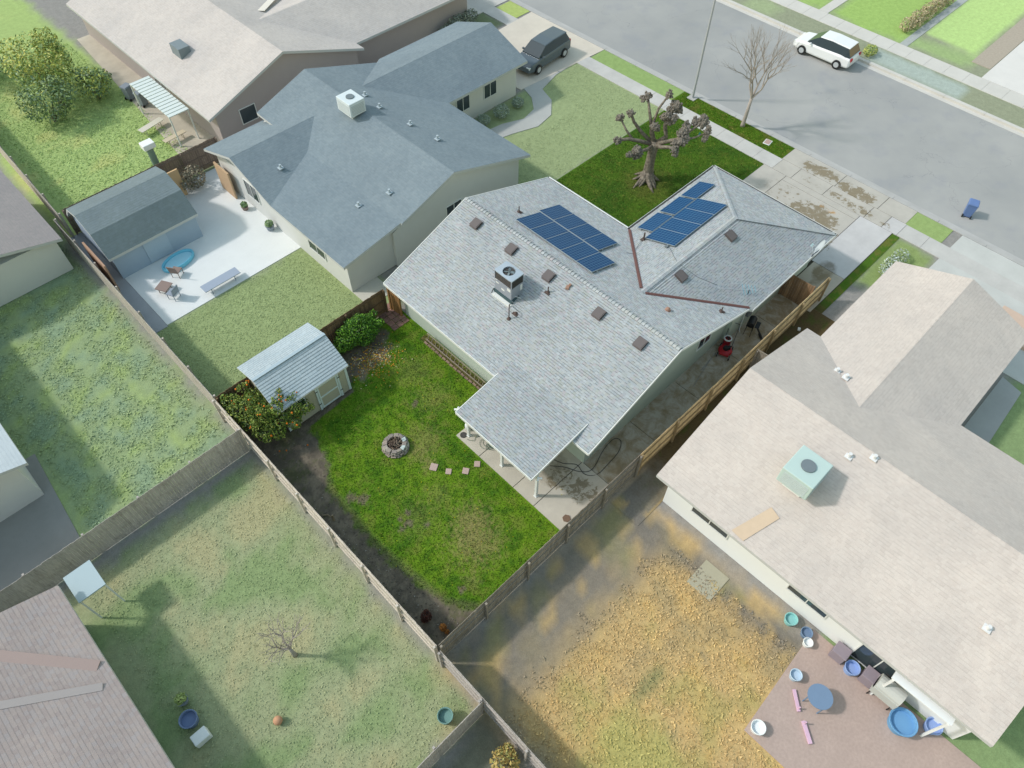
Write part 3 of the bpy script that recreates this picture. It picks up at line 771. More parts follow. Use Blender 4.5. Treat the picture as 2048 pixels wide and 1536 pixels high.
b = MB(); b.box((19.08, 15.34, ZB(19.08) + .05), (.22, .16, .1), .4); b.box((19.2, 15.3, ZB(19.2) + .12), (.1, .1, .1)); sub('vent_pipe', b, M('rust_cap', C(164, 132, 116), .25, 12))
b = MB(); b.tube([(16.32, 16.53, ZB(16.3)), (16.32, 16.53, 4.08), (16.36, 16.57, 4.16), (16.48, 16.68, 4.14), (16.62, 16.8, 3.9), (16.8, 16.95, 3.72)], .026, 8); b.lathe([(.12, 0), (.05, .1), (.03, .11)], (16.32, 16.53, ZB(16.32)), 12); sub('vent_pipe', b, PIPE)
# posts, windows, doors
for y in (10.1, 12.33, 14.62):
    b = MB(); b.b2(11.72, 11.84, y - .06, y + .06, .05, 2.25); b.b2(11.69, 11.87, y - .09, y + .09, .05, .09); obj('patio_post', b, WHITE, house, world=True, bevel=.01)
b = MB(); b.b2(11.68, 11.86, 10.08, 14.82, 2.16, 2.245)
obj('patio_beam', b, WHITE, house, world=True)
def window(parent, x, y, z, wd, ht, axis, mat=WHITE, glass=GLASS, world=True, split=True):
    """window on a wall; axis '+x','-x','-y','+y' = outward normal"""
    f = MB(); g = MB(); s = {'+x': (1, 0), '-x': (-1, 0), '+y': (0, 1), '-y': (0, -1)}[axis]; a = .045
    def bb(mb, u0, u1, z0, z1, d0, d1):
        if s[0]: mb.b2(*sorted((x + s[0] * d0, x + s[0] * d1)), y + u0, y + u1, z + z0, z + z1)
        else: mb.b2(x + u0, x + u1, *sorted((y + s[1] * d0, y + s[1] * d1)), z + z0, z + z1)
    h = wd / 2
    bb(f, -h, h, 0, a, 0, .05); bb(f, -h, h, ht - a, ht, 0, .05); bb(f, -h, -h + a, a, ht - a, 0, .05); bb(f, h - a, h, a, ht - a, 0, .05)
    if split: bb(f, -.02, .02, a, ht - a, 0, .045)
    bb(g, -h + a, h - a, a, ht - a, 0, .02)
    o = obj('window', f, mat, parent, world=world)
    q = obj('pane', g, glass, o)
    return o
window(house, 23.45, 9.75, 1.25, 1.15, .95, '-y')
window(house, 14.6, 12.6, .05, 1.8, 2.0, '-x')
b = MB(); b.b2(33.5, 33.56, 10.6, 15.5, .03, 2.2); gd = obj('garage_door', b, WHITE, house, world=True)
b = MB(); b.b2(14.54, 14.6, 15.3, 19.6, 2.0, 2.12); obj('wall_trim', b, FASC, house, world=True)
for x, y, z in [(11.52, 14.97, 2.2), (11.65, 9.93, 2.1)]:
    b = MB(); b.box((x, y, z), (.08, .08, .1)); b.cyl((x, y, z), (x - .1, y - .06 if y < 12 else y + .12, z - .05), .05, .06, 10); b.cyl((x, y, z), (x + .12, y - .1 if y < 12 else y + .08, z - .05), .045, .055, 10)
    obj('flood_light', b, WHITE, house, world=True)
b = MB(); b.tube([(26.6, 9.44, 2.3), (26.6, 9.4, 1.2), (26.55, 9.38, .3), (26.6, 9.3, .05)], .03, 6); obj('downpipe', b, WHITE, house, world=True)
b = MB(); b.b2(26.9, 27.25, 9.3, 9.5, 1.0, 1.7); obj('meter_box', b, M('meter_grey', C(120, 124, 128), .1), house, world=True)

# ------------------------------------------------------------------ solar panels
t = NT('solar_cells')
sp = t.n('ShaderNodeSeparateXYZ'); t.link(t.obj(), sp.inputs[0])
def lines(s_, n, size, wdt):
    f = t.math('FRACT', t.math('ADD', t.math('MULTIPLY', t.math('DIVIDE', s_, size), n), n / 2.0 + 0.0))
    return t.math('LESS_THAN', t.math('MINIMUM', f, t.math('SUBTRACT', 1.0, f)), wdt)
gx = lines(sp.outputs[0], 6, .96, .045); gy = lines(sp.outputs[1], 10, 1.60, .045)
g = t.math('MAXIMUM', gx, gy)
bas = t.mix(t.noise(1.2, 3), C(0, 58, 104), C(6, 74, 124))
c = t.mix(t.math('MULTIPLY', g, .6), bas, C(120, 160, 184))
SOLAR = t.out(c, .35, .15)
ALU = M('aluminium', C(200, 206, 210), .05, 5, .35, .5, metal=.3)
FRM = M('panel_frame', C(150, 164, 172), .05, 5, .4, .4)
DARKA = M('dark_frame', C(46, 60, 74), .05, 5, .4, .5)
def panel(loc, wx, wy, slope_axis, ang, label, rail=None):
    """wx along x, wy along y before tilting"""
    t_ = thing('solar_panel', label, 'solar panel', loc, group='blue solar panels on the grey shingle roof')
    t_.rotation_euler = Matrix.Rotation(ang, 3, slope_axis).to_euler()
    f = MB(); a = .013
    f.b2(-wx / 2, wx / 2, -wy / 2, -wy / 2 + a, .07, .115); f.b2(-wx / 2, wx / 2, wy / 2 - a, wy / 2, .07, .115)
    f.b2(-wx / 2, -wx / 2 + a, -wy / 2 + a, wy / 2 - a, .07, .115); f.b2(wx / 2 - a, wx / 2, -wy / 2 + a, wy / 2 - a, .07, .115)
    obj('frame', f, FRM, t_)
    g = MB(); g.b2(-.48, .48, -.8, .8, .0, .02)
    o = obj('cells', g, SOLAR, t_)
    if wx > wy:
        o.rotation_euler = (0, 0, R(90)); o.scale = ((wy - 2 * a) / .96, (wx - 2 * a) / 1.6, 1)
    else: o.scale = ((wx - 2 * a) / .96, (wy - 2 * a) / 1.6, 1)
    o.location = (0, 0, .088)
    for s in (-.28, .28):
        q = MB()
        if slope_axis == 'Y': q.b2(wx * s - .02, wx * s + .02, -wy / 2 - .04, wy / 2 + .04, .0, .07)
        else: q.b2(-wx / 2 - .04, wx / 2 + .04, wy * s - .02, wy * s + .02, .0, .07)
        obj('rail', q, ALU, t_)
    return t_
ORD = ['first', 'second', 'third', 'fourth', 'fifth']
aF = math.atan(.3391)
for k in range(5):
    x = 21.52; y = 19.93 - k * 1.06
    panel((x, y, zf(x) + .03), 1.96, 1.052, 'Y', aF, '%s solar panel from the slate-roofed house in the row of five beside the ridge' % ORD[k])
for k in range(4):
    x = 23.33; y = 20.08 - k * 1.06
    panel((x, y, zf(x) + .03), 1.72, 1.052, 'Y', aF, '%s solar panel from the slate-roofed house in the row of four nearer the lawn' % ORD[k])
aG = math.atan(1.5 / 4.24); zg = lambda y: 2.5 + (17.12 - y) * 1.5 / 4.24
for k, x in enumerate((31.12, 29.2, 27.26)):
    y = 16.22; panel((x, y, zg(y) + .03), 1.78, 1.04, 'X', -aG, 'solar panel along the garage eave, %s of three counted from the driveway' % ORD[k])
for k in range(4):
    y = 14.77; x = 29.73 - k * 1.155
    panel((x, y, zg(y) + .03), 1.148, 1.93, 'X', -aG, '%s solar panel from the driveway in the upper row of four on the garage' % ORD[k])
b = MB(); b.tube([(24.0, 15.6, zf(24) + .04), (24.3, 15.3, zf(24.3) + .05), (24.6, 15.5, 3.12), (25.6, 15.8, 3.05), (25.9, 15.2, 3.3)], .012, 6); sub('conduit', b, M('grey_cable', C(120, 128, 132), .1))
b = MB(); b.tube([(25.6, 14.1, zg(14.1) + .04), (25.0, 13.4, zg(13.4) + .03), (24.6, 12.9, 4.05), (24.9, 11.8, 3.62), (25.5, 10.9, 3.27)], .01, 6); b.box((25.55, 14.25, zg(14.25) + .08), (.14, .14, .12)); sub('conduit', b, M('grey_cable', C(120, 128, 132), .1))

# ------------------------------------------------------------------ rooftop air conditioner
ac = thing('air_conditioner', 'grey metal air conditioner unit with round fan on the house roof', 'air conditioner', (17.34, 17.58, 3.7))
ACM = M('ac_grey', C(150, 158, 170), .04, 4, .5, .4); ACT = M('ac_top', C(172, 186, 198), .04, 4, .45, .4); COIL = M('coil_dark', C(86, 84, 82), .15, 20, .7, .2)
b = MB(); b.b2(-.40, .40, -.57, .57, .12, .86); obj('body', b, ACM, ac, bevel=.015)
b = MB(); b.b2(-.385, .385, -.555, .555, .861, 1.36)
for k in range(24):
    z = .88 + k * .02; b.b2(-.392, .392, -.562, .562, z, z + .006)
obj('coil', b, COIL, ac)
b = MB()
for x in (-.39, .39):
    for y in (-.56, .56): b.b2(x - .02, x + .02, y - .02, y + .02, .86, 1.362)
obj('corner_post', b, ACM, ac)
b = MB(); n = 32    # top with round fan opening
ring = [(.31 * math.cos(2 * math.pi * k / n), .31 * math.sin(2 * math.pi * k / n)) for k in range(n)]
sq = []
for k in range(n):
    a = 2 * math.pi * k / n; s_ = .42 / max(abs(math.cos(a)), abs(math.sin(a)) * .42 / .59); sq.append((max(-.42, min(.42, s_ * math.cos(a))), max(-.59, min(.59, s_ * math.sin(a)))))
vs = [(x, y, 1.42) for x, y in sq] + [(x, y, 1.44) for x, y in ring] + [(x, y, 1.30) for x, y in ring] + [(x, y, 1.362) for x, y in sq]
b.add(vs, [(k, (k + 1) % n, n + (k + 1) % n, n + k) for k in range(n)] + [(n + k, n + (k + 1) % n, 2 * n + (k + 1) % n, 2 * n + k) for k in range(n)] + [((k + 1) % n, k, 3 * n + k, 3 * n + (k + 1) % n) for k in range(n)])
obj('top_cover', b, ACT, ac)
b = MB()
for k in range(4):
    a = k * math.pi / 2 + .5; q = Matrix.Rotation(a, 3, 'Z') @ Matrix.Rotation(.45, 3, 'X'); b.box(Vector((math.cos(a) * .16, math.sin(a) * .16, 1.372)), (.2, .16, .008), rot=q)
b.cyl((0, 0, 1.362), (0, 0, 1.41), .055, n=12)
obj('fan', b, M('fan_blade', C(150, 168, 172), .05), ac)
b = MB()
for k in range(6):
    r_ = .06 + k * .048; b.tube([(r_ * math.cos(j * math.pi / 12), r_ * math.sin(j * math.pi / 12), 1.445) for j in range(25)], .0035, 4, False)
for k in range(4):
    a = k * math.pi / 4; b.tube([(-.31 * math.cos(a), -.31 * math.sin(a), 1.445), (.31 * math.cos(a), .31 * math.sin(a), 1.445)], .004, 4)
obj('fan_guard', b, BLACK, ac)
b = MB(); b.b2(-.44, .44, -.62, .62, -.16, .12); obj('base', b, M('ac_base', C(70, 92, 98), .1), ac)
b = MB(); b.b2(-.62, -.42, -.66, .60, -.17, -.08); obj('base_flashing', b, WHITE, ac)
for x0, x1, y0, y1, z0, z1 in [(-.404, -.4, -.5, -.28, .62, .8), (-.404, -.4, -.1, .12, .4, .5), (-.404, -.4, .3, .5, .62, .7), (.2, .34, -.574, -.57, .4, .78), (-.404, -.4, .42, .55, .8, .84)]:
    b = MB(); b.b2(x0, x1, y0, y1, z0, z1); obj('sticker', b, WHITE, ac)
b = MB(); b.tube([(-.2, -.58, .3), (.0, -.8, .2), (.05, -.82, .0), (-.2, -.7, -.1), (-.42, -.62, .1)], .018, 6); obj('pipe', b, M('pipe_white', C(200, 206, 210), .05), ac)
b = MB(); b.tube([(-.42, .62, .12), (-.5, .62, .05), (-.6, .62, -.12)], .02, 6); obj('bracket', b, BLACK, ac)
# antenna, dish
an = thing('roof_antenna', 'thin metal aerial on the garage roof slope near the eave', 'antenna', (26.57, 9.65, 2.75))
b = MB(); b.tube([(-.8, .85, .36), (.45, -.25, -.02 + .2)], .012, 6); obj('boom', b, ALU, an)
b = MB(); b.cyl((0, 0, -.1), (0, 0, .35), .02, n=8); obj('mast', b, DARKA, an)
b = MB()
for k in range(5):
    p = Vector((-.15 + k * .12, .25 - k * .1, .28)); q = Vector((.2, .24, .1)) * (1 - k * .1); b.tube([p - q, p + q], .012, 5)
obj('element', b, M('aerial_blue', C(130, 190, 210), .05), an)
ds = thing('satellite_dish', 'white satellite dish on the garage eave above the side passage', 'satellite dish', (31.6, 8.95, 2.45))
nrm = Vector((-.34, .86, .38)).normalized(); ux = Vector((.6, .1, .78)); ux = (ux - nrm * ux.dot(nrm)).normalized(); vy = nrm.cross(ux)
ctr = Vector((.42, -.12, .42)); vs = []; n = 28
for i in range(6):
    r_ = i / 5
    for k in range(n):
        a = 2 * math.pi * k / n; vs.append(ctr + ux * (.5 * r_ * math.cos(a)) + vy * (.42 * r_ * math.sin(a)) + nrm * (.09 * r_ * r_))
fs = [(i * n + k, i * n + (k + 1) % n, (i + 1) * n + (k + 1) % n, (i + 1) * n + k) for i in range(5) for k in range(n)]
b = MB(); b.add(vs + [v - nrm * .012 for v in vs], fs + [tuple(reversed([q + len(vs) for q in f])) for f in fs] + [(5 * n + k, 5 * n + (k + 1) % n, 11 * n + (k + 1) % n, 11 * n + k) for k in range(n)])
obj('reflector', b, M('dish_white', C(196, 206, 210), .02, 4, .5), ds, smooth=True)
b = MB(); b.tube([(0, 0, -.1), (0, -.02, .2), ctr - nrm * .03], .025, 8); b.tube([(.25, .1, .0), (.1, -.02, .15)], .012, 6); obj('mast', b, DARKA, ds)
foc = ctr + nrm * .42 - ux * .12
b = MB(); b.tube([ctr - ux * .45 + nrm * .06, foc], .014, 6); obj('feed_arm', b, ALU, ds)
b = MB(); b.cyl(foc, foc + nrm * .1, .045, n=10); b.cyl(foc + ux * .1, foc + ux * .1 + nrm * .1, .04, n=10); obj('receiver', b, M('receiver', C(190, 216, 222), .05), ds)

# ------------------------------------------------------------------ fences
t = NT('fence_board')
a = t.n('ShaderNodeAttribute', attribute_name='Col').outputs['Color']
mp = t.n('ShaderNodeMapping'); mp.inputs['Scale'].default_value = (30, 30, 2.5); t.link(t.pos(), mp.inputs[0])
c = t.mix(1.0, a, t.ramp(t.noise(1.0, 5, .7, vec=mp.outputs[0]), [(.3, (.72,) * 3), (.7, (1.18,) * 3)]), 'MULTIPLY')
c = t.mix(t.math('MULTIPLY', t.ramp(t.noise(2.2, 5, .7), [(.5, (0, 0, 0)), (.7, (1, 1, 1))]), .35), c, sc_(C(110, 100, 88), 1))
BOARD = t.out(c, .9, .15)
def fence(name, label, p0, p1, h=1.8, tone=(.5, .4, .3), tvar=.15, side=1, posts=2.4, rails=(.3, .95, 1.6), railt=None, cap=None, zbase=0.0, bw=.14, group=None, double=False, jit=.02):
    """boards from p0 to p1; rails and posts on the left (side=1) or right (side=-1) of that direction"""
    p0, p1 = Vector((*p0, zbase)), Vector((*p1, zbase)); L_ = (p1 - p0).length; dv = (p1 - p0) / L_; nv = Vector((-dv.y, dv.x, 0)) * side
    th = thing(name, label, 'fence', p0, group=group); rz = math.atan2(dv.y, dv.x); q = Matrix.Rotation(rz, 3, 'Z')
    railt = railt or tone; b = MB(); k = 0; s = 0.0
    while s < L_:
        wb = min(bw, L_ - s); hh = h + random.uniform(-jit, jit); cc = sc_(tone, random.uniform(1 - tvar, 1 + tvar))
        b.box(dv * (s + wb / 2) + Vector((0, 0, hh / 2)), (wb - .008, .018, hh), rot=q, col=cc); s += bw
    obj('board_panel', b, BOARD, th)
    for z in rails:
        b = MB(); b.box(dv * L_ / 2 + nv * .03 + Vector((0, 0, z)), (L_, .04, .085), rot=q, col=railt); obj('rail', b, BOARD, th)
    if cap:
        b = MB(); b.box(dv * L_ / 2 + nv * .02 + Vector((0, 0, h + .03)), (L_, .11, .03), rot=q, col=cap); obj('top_board', b, BOARD, th)
    pb = MB(); pb.box((0, 0, (h - .03) / 2), (.09, .09, h - .03), col=railt); pm = pb.mesh('post'); pm.materials.append(BOARD)
    npst = max(1, int(round(L_ / posts)))
    for i in range(npst + 1):
        o = obj('post', pm, BOARD, th); o.location = dv * min(L_ - .05, max(.05, L_ * i / npst)) + nv * .095; o.rotation_euler = (0, 0, rz)
    return th
W_GREY = C(158, 150, 138); W_TAN = C(236, 208, 160); W_OLD = C(206, 198, 186); W_BR = C(130, 108, 84); W_BLUR = C(198, 190, 180); W_BLUR2 = C(186, 180, 174)
fence('wood_fence', 'weathered grey board fence beside the back lawn and patio', (3.95, 7.68), (15.9, 7.68), 1.82, W_GREY, .18, side=-1, rails=(.25, .98, 1.55))
fence('wood_fence', 'newer tan board fence along the concrete side passage', (15.92, 7.68), (31.75, 7.66), 1.8, W_TAN, .12, side=-1, railt=sc_(W_TAN, .45), rails=(.2, .75, 1.5), posts=2.6)  # rails and posts darkened: shadow lines under the rails put into their colour
fence('wood_fence', 'rear board fence with pale top behind the dark soil bed', (3.88, 23.6), (3.88, 7.7), 1.82, W_OLD, .15, side=-1, rails=(.3, .95, 1.68), railt=sc_(W_OLD, 1.1), jit=.03)
fence('wood_fence', 'dark brown board fence behind the shed and citrus bush', (3.95, 23.68), (14.0, 23.68), 1.75, W_BR, .25, side=-1, rails=(.3, .95, 1.6), railt=sc_(W_BR, .8))
fence('wood_fence', 'rear fence running behind the slate roofed house patio and its shed', (3.92, 40.9), (3.9, 23.75), 1.8, W_BLUR, .08, side=1, railt=W_BLUR)
fence('wood_fence', 'rear fence at the far left behind the large leafy shrubs', (4.9, 72), (4.3, 41.1), 1.8, W_BLUR, .08, side=1)
fence('wood_fence', 'dull fence between the weedy yard and the olive green yard at the lower left', (-16, 21.3), (3.78, 21.3), 1.8, W_BLUR2, .08, side=1)
fence('wood_fence', 'fence continuing below the corner of the plot beside the straw yard', (3.86, 7.5), (3.86, -9), 1.8, W_BLUR2, .08, side=-1)
fence('wood_fence', 'fence between olive green yard and the dark yard at the bottom edge', (-12, 5.05), (3.76, 5.05), 1.8, W_BLUR2, .08, side=1)
fence('wood_fence', 'brown fence between slate roofed house shed and the bright overgrown yard', (4.6, 41.3), (14.6, 41.3), 1.8, C(140, 124, 112), .12, side=-1)
fence('wood_fence', 'short grey cross fence between tan side fence and tan roofed house', (24.95, 7.55), (25.05, 5.95), 1.6, C(150, 142, 130), .12, side=-1, posts=1.0)
def gate(label, p0, p1, h, tone):
    p0, p1 = Vector((*p0, 0)), Vector((*p1, 0)); L_ = (p1 - p0).length; dv = (p1 - p0) / L_; nv = Vector((dv.y, -dv.x, 0)); q = Matrix.Rotation(math.atan2(dv.y, dv.x), 3, 'Z')
    g = thing('wooden_gate', label, 'gate', p0); b = MB(); s = 0
    while s < L_: b.box(dv * (s + .065) + Vector((0, 0, h / 2 + .04)), (.125, .018, h), rot=q, col=sc_(tone, random.uniform(.75, 1.2))); s += .135
    obj('board_panel', b, BOARD, g)
    b = MB()
    for z in (.2, h - .1): b.box(dv * L_ / 2 - nv * .035 + Vector((0, 0, z)), (L_, .04, .09), rot=q, col=sc_(tone, 1.1))
    p, r_ = dv * .05 + Vector((0, 0, h - .15)), dv * (L_ - .05) + Vector((0, 0, .25)); mid = (p + r_) / 2; ln = (r_ - p).length
    rot = q @ Matrix.Rotation(math.atan2(p.z - r_.z, L_ - .1), 3, 'Y'); b.box(mid - nv * .045, (ln, .03, .09), rot=rot, col=sc_(tone, 1.15))
    obj('brace', b, BOARD, g)
    b = MB(); b.box(Vector((0, 0, h / 2 + .03)), (.1, .1, h + .06), rot=q, col=tone); b.box(dv * L_ + Vector((0, 0, h / 2 + .03)), (.1, .1, h + .06), rot=q, col=tone); obj('gate_post', b, BOARD, g)
    return g
gate('brown braced wooden gate across the side passage by the garage', (30.55, 9.42), (30.6, 7.85), 1.7, C(150, 124, 98))
gate('brown wooden gate beside the yard corner of the house and citrus bush', (14.25, 23.6), (14.35, 22.85), 1.7, C(160, 122, 78))

# ------------------------------------------------------------------ garden shed
sh_ = thing('garden_shed', 'tan garden shed with white trim and pale blue shingle roof on the back lawn', 'shed', (7.5, 22.2, 0))
SW_ = M('shed_tan', C(178, 176, 158), .05, 3, .9, .15)
prof = [(23.70, 2.55), (22.27, 2.98), (20.72, 2.03)]
x0, x1 = 5.75, 9.42
b = MB(); yb, yf = 23.45, 20.82
for x, xx in ((x0, x0 + .06), (x1 - .06, x1)):
    b.add([(x, yb, 0), (x, yf, 0), (x, yf, 2.02), (x, 22.27, 2.9), (x, yb, 2.52), (xx, yb, 0), (xx, yf, 0), (xx, yf, 2.02), (xx, 22.27, 2.9), (xx, yb, 2.52)],
          [(0, 1, 2, 3, 4), (9, 8, 7, 6, 5), (0, 5, 6, 1), (1, 6, 7, 2), (2, 7, 8, 3), (3, 8, 9, 4), (4, 9, 5, 0)])
b.b2(x0 + .06, x1 - .06, yf, yf + .06, 0, 2.02); b.b2(x0 + .06, x1 - .06, yb - .06, yb, 0, 2.5)
for k in range(25):
    x = x0 + .1 + k * .148; b.b2(x, x + .012, yf - .006, yf + .001, .05, 2.0)
obj('wall', b, SW_, sh_, world=True)
b = MB(); e0, e1 = 5.50, 9.53
A = [(e0, 20.66, 1.99), (e1, 20.66, 1.99), (e1, 22.27, 2.98), (e0, 22.27, 2.98)]; B_ = [(e1, 23.82, 2.53), (e0, 23.82, 2.53), (e0, 22.27, 2.98), (e1, 22.27, 2.98)]
courses(b, A, (1, 0, 0), origin=(0, 20.66, 1.99), row=.15, th=.014); courses(b, B_, (1, 0, 0), origin=(0, 23.82, 2.53), row=.15, th=.003)
sr = obj('roof', b, SHED_S, sh_, world=True)
b = MB(); b.slab([(p[0], p[1], p[2] - .005) for p in A], .06); b.slab([(p[0], p[1], p[2] - .005) for p in B_], .06); obj('roof_deck', b, WHITE, sr)
b = MB(); strip_on(b, (e0, 22.27, 2.98), (e1, 22.27, 2.98), .16, .012, .02); obj('ridge_cap', b, M('shed_ridge', C(172, 190, 200), .03), sr)
TR = M('shed_trim', C(206, 220, 222), .03, 3, .6)
b = MB()
for x in (x0, x1 - .1): b.b2(x - .01, x + .11, yf - .03, yf + .08, 0, 2.0)
b.b2(x0, x1, yf - .028, yf, 1.93, 2.02)
obj('corner_trim', b, TR, sh_, world=True)
dr = MB(); dr.b2(7.62, 8.86, yf - .035, yf - .005, .1, 1.8)
door = obj('door', dr, SW_, sh_, world=True)
b = MB()
for xx in (7.56, 8.82): b.b2(xx, xx + .1, yf - .06, yf - .036, .05, 1.88)
for xx in (7.68, 8.72): b.b2(xx, xx + .08, yf - .055, yf - .036, .1, 1.8)
b.b2(7.76, 8.72, yf - .055, yf - .036, .88, .98); b.b2(7.76, 8.72, yf - .055, yf - .036, .1, .2); b.b2(7.66, 8.82, yf - .058, yf - .036, 1.72, 1.82)
obj('door_trim', b, TR, door)
b = MB()
for xx in (7.6, 8.88):
    for z in (.5, 1.5): b.b2(xx - .06, xx + .08, yf - .07, yf - .061, z, z + .05)
obj('hinge', b, BLACK, door)
window(sh_, 6.65, yf, 1.0, .7, .7, '-y', mat=TR)
b = MB(); b.b2(x0 - .02, x1 + .02, yf - .05, yb + .05, -.02, .06); obj('base', b, M('shed_base', C(90, 84, 74), .1), sh_, world=True)

# ------------------------------------------------------------------ leafy plants
t = NT('leaf')
t.out(t.n('ShaderNodeAttribute', attribute_name='Col').outputs['Color'], .55, .35)
LEAF = t.m
def leaves(n, clumps, size, cols, flat=.5, droop=.2):
    """clumps: list of (centre, radius xyz); leaf quads on and inside each clump"""
    V = []; Cc = []
    wts = np.array([c[1][0] * c[1][1] + c[1][0] * c[1][2] for c in clumps]); wts = wts / wts.sum()
    pick = rng.choice(len(clumps), n, p=wts)
    for k in pick:
        c, r = clumps[k]
        q = rng.normal(size=3); q /= np.linalg.norm(q); rr = rng.uniform(.35, 1.0) ** .45
        p = np.array(c) + q * np.array(r) * rr
        nn = q * .6 + rng.normal(size=3) * .6 + np.array([0, 0, .5]); nn /= np.linalg.norm(nn)
        a = np.cross(nn, rng.normal(size=3)); a /= np.linalg.norm(a); b_ = np.cross(nn, a); s = size * rng.uniform(.6, 1.3)
        V += [(p - a * s).tolist(), (p - b_ * s * .45).tolist(), (p + a * s).tolist(), (p + b_ * s * .45).tolist()]
        cc = cols[rng.integers(len(cols))]; j = rng.uniform(.75, 1.3); Cc += [cc[0] * j, cc[1] * j, cc[2] * j, 1.0] * 4
    me = bpy.data.meshes.new('crown'); me.from_pydata(V, [], np.arange(4 * n).reshape(-1, 4).tolist())
    ca = me.color_attributes.new('Col', 'FLOAT_COLOR', 'POINT'); ca.data.foreach_set('color', Cc); me.materials.append(LEAF)
    return me
def limbs(mb, base, tips, r0, seed=1, r1=.012):
    rd = random.Random(seed); base = Vector(base)
    for tpt in tips:
        tpt = Vector(tpt); pts = [base]
        for k in range(1, 4):
            f = k / 4; pts.append(base.lerp(tpt, f) + Vector((rd.uniform(-.1, .1), rd.uniform(-.1, .1), rd.uniform(-.02, .12))) * (tpt - base).length * .5)
        pts.append(tpt); mb.tube(pts, [r0 + (r1 - r0) * (k / 4) for k in range(5)], 6)
BARK = M('grey_bark', C(128, 120, 108), .25, 10, .95, .1, bump=.02)
ot = thing('orange_tree', 'orange tree full of fruit beside the shed at the rear corner', 'tree', (4.95, 21.6, 0))
cl = []
rd = random.Random(5)
for c_, r_ in [((.1, -.1, 1.7), .75), ((-.45, .75, 1.6), .7), ((.5, -.85, 1.5), .62), ((1.2, -.75, 1.6), .6), ((1.5, -.15, 1.75), .42), ((.9, .1, 1.9), .6), ((1.75, -1.05, 1.45), .45), ((-.55, 1.5, 1.5), .5), ((.35, .9, 1.8), .45), ((-.3, -.75, 1.35), .55), ((1.0, -1.3, 1.25), .4), ((.1, -1.25, 1.2), .38), ((.25, 1.5, 1.9), .3), ((.95, -.35, 2.25), .36), ((.3, .35, 2.15), .35), ((1.35, -1.15, 1.9), .3), ((.55, -.75, 2.2), .4), ((1.55, -.6, 2.05), .34), ((-.2, .3, 2.1), .4), ((.1, -.45, 2.2), .35), ((-.5, .05, 1.4), .5)]:
    cl.append((c_, (r_, r_, r_ * .75)))
    for k in range(3):
        a = rd.uniform(0, 6.28); cl.append(((c_[0] + math.cos(a) * r_ * .8, c_[1] + math.sin(a) * r_ * .8, c_[2] + rd.uniform(-.2, .3)), (r_ * .4,) * 3))
GR_O = [C(90, 116, 36), C(112, 136, 46), C(56, 84, 30), C(122, 140, 58), C(66, 92, 40), C(140, 150, 70)]
obj('crown', leaves(12500, cl, .06, GR_O), LEAF, ot)
b = MB(); b.cyl((0, 0, -.05), (.05, .02, .6), .1, .085, 10); limbs(b, (.05, .02, .55), [c[0] for c in cl[::4]], .055, 3); limbs(b, (.1, -.2, .1), [(.9, -1.0, 1.1), (.2, -1.0, 1.0)], .03, 5); obj('trunk', b, BARK, ot)
om = MB(); om.blob((0, 0, 0), .042, 10, 7, .02); om = om.mesh('orange', True); om.materials.append(M('orange_peel', C(226, 122, 24), .12, 8, .5, .4))
for k in range(70):
    c_, r_ = cl[rd.randrange(len(cl))]; q = Vector((rd.gauss(0, 1), rd.gauss(0, 1), abs(rd.gauss(0, .8)) + .1)).normalized()
    o = obj('orange', om, om.materials[0], ot); o.location = (c_[0] + q.x * r_[0] * .98, c_[1] + q.y * r_[1] * .98, c_[2] + q.z * r_[2] * .98); s = rd.uniform(.8, 1.25); o.scale = (s, s, s)
for x, y, lb in [(4.75, 20.25, 'fallen orange nearest the rear fence below the orange tree'), (5.0, 20.05, 'fallen orange second from the rear fence below the orange tree'), (5.9, 19.6, 'fallen orange farthest from the rear fence on dark soil')]:
    single('fallen_orange', MB().blob((x, y, .04), .04, 10, 7, .02), om.materials[0], lb, 'orange', 'oranges fallen on the soil', smooth=True)
bt = thing('citrus_bush', 'rounded glossy green citrus bush between shed and house gate', 'bush', (11.75, 22.95, 0))
cl = [((0, 0, .9), (.95, .65, .75)), ((-.85, .05, .75), (.7, .55, .6)), ((.55, -.15, .8), (.55, .5, .6)), ((-1.25, .05, .55), (.4, .4, .4)), ((.1, -.35, .6), (.7, .4, .5)), ((.75, .15, .9), (.4, .4, .45)), ((.1, .2, 1.3), (.55, .4, .4)), ((-.5, .2, 1.1), (.5, .4, .4))]
cl += [((c[0][0] + rd.uniform(-.5, .5), c[0][1] + rd.uniform(-.35, .25), c[0][2] + rd.uniform(-.1, .35)), (.22, .22, .2)) for c in cl for k in range(3)]
obj('crown', leaves(8000, cl, .055, [C(70, 118, 26), C(96, 146, 34), C(52, 92, 26), C(120, 168, 50), C(60, 104, 44)]), LEAF, bt)
b = MB(); limbs(b, (0, 0, 0), [(-.7, 0, .7), (.5, -.1, .8), (0, 0, 1.2), (.1, -.4, .6)], .04, 4); obj('stem', b, BARK, bt)
b = MB(); b.tube([(11.5, 22.4, .12), (11.9, 21.7, .05)], .015, 6); b.tube([(11.7, 22.4, .1), (12.2, 21.75, .04)], .012, 6)
single('garden_stake', b, M('stake_wood', C(150, 140, 110), .1), 'pair of thin wooden stakes lying by the citrus bush', 'stake')
def shrub(name, label, loc, clumps, n, size, cols, group=None, cat='shrub'):
    s_ = thing(name, label, cat, loc, group=group); obj('crown', leaves(n, clumps, size, cols), LEAF, s_)
    b = MB(); limbs(b, (0, 0, 0), [c[0] for c in clumps[:4]], .03, 4); obj('stem', b, BARK, s_); return s_
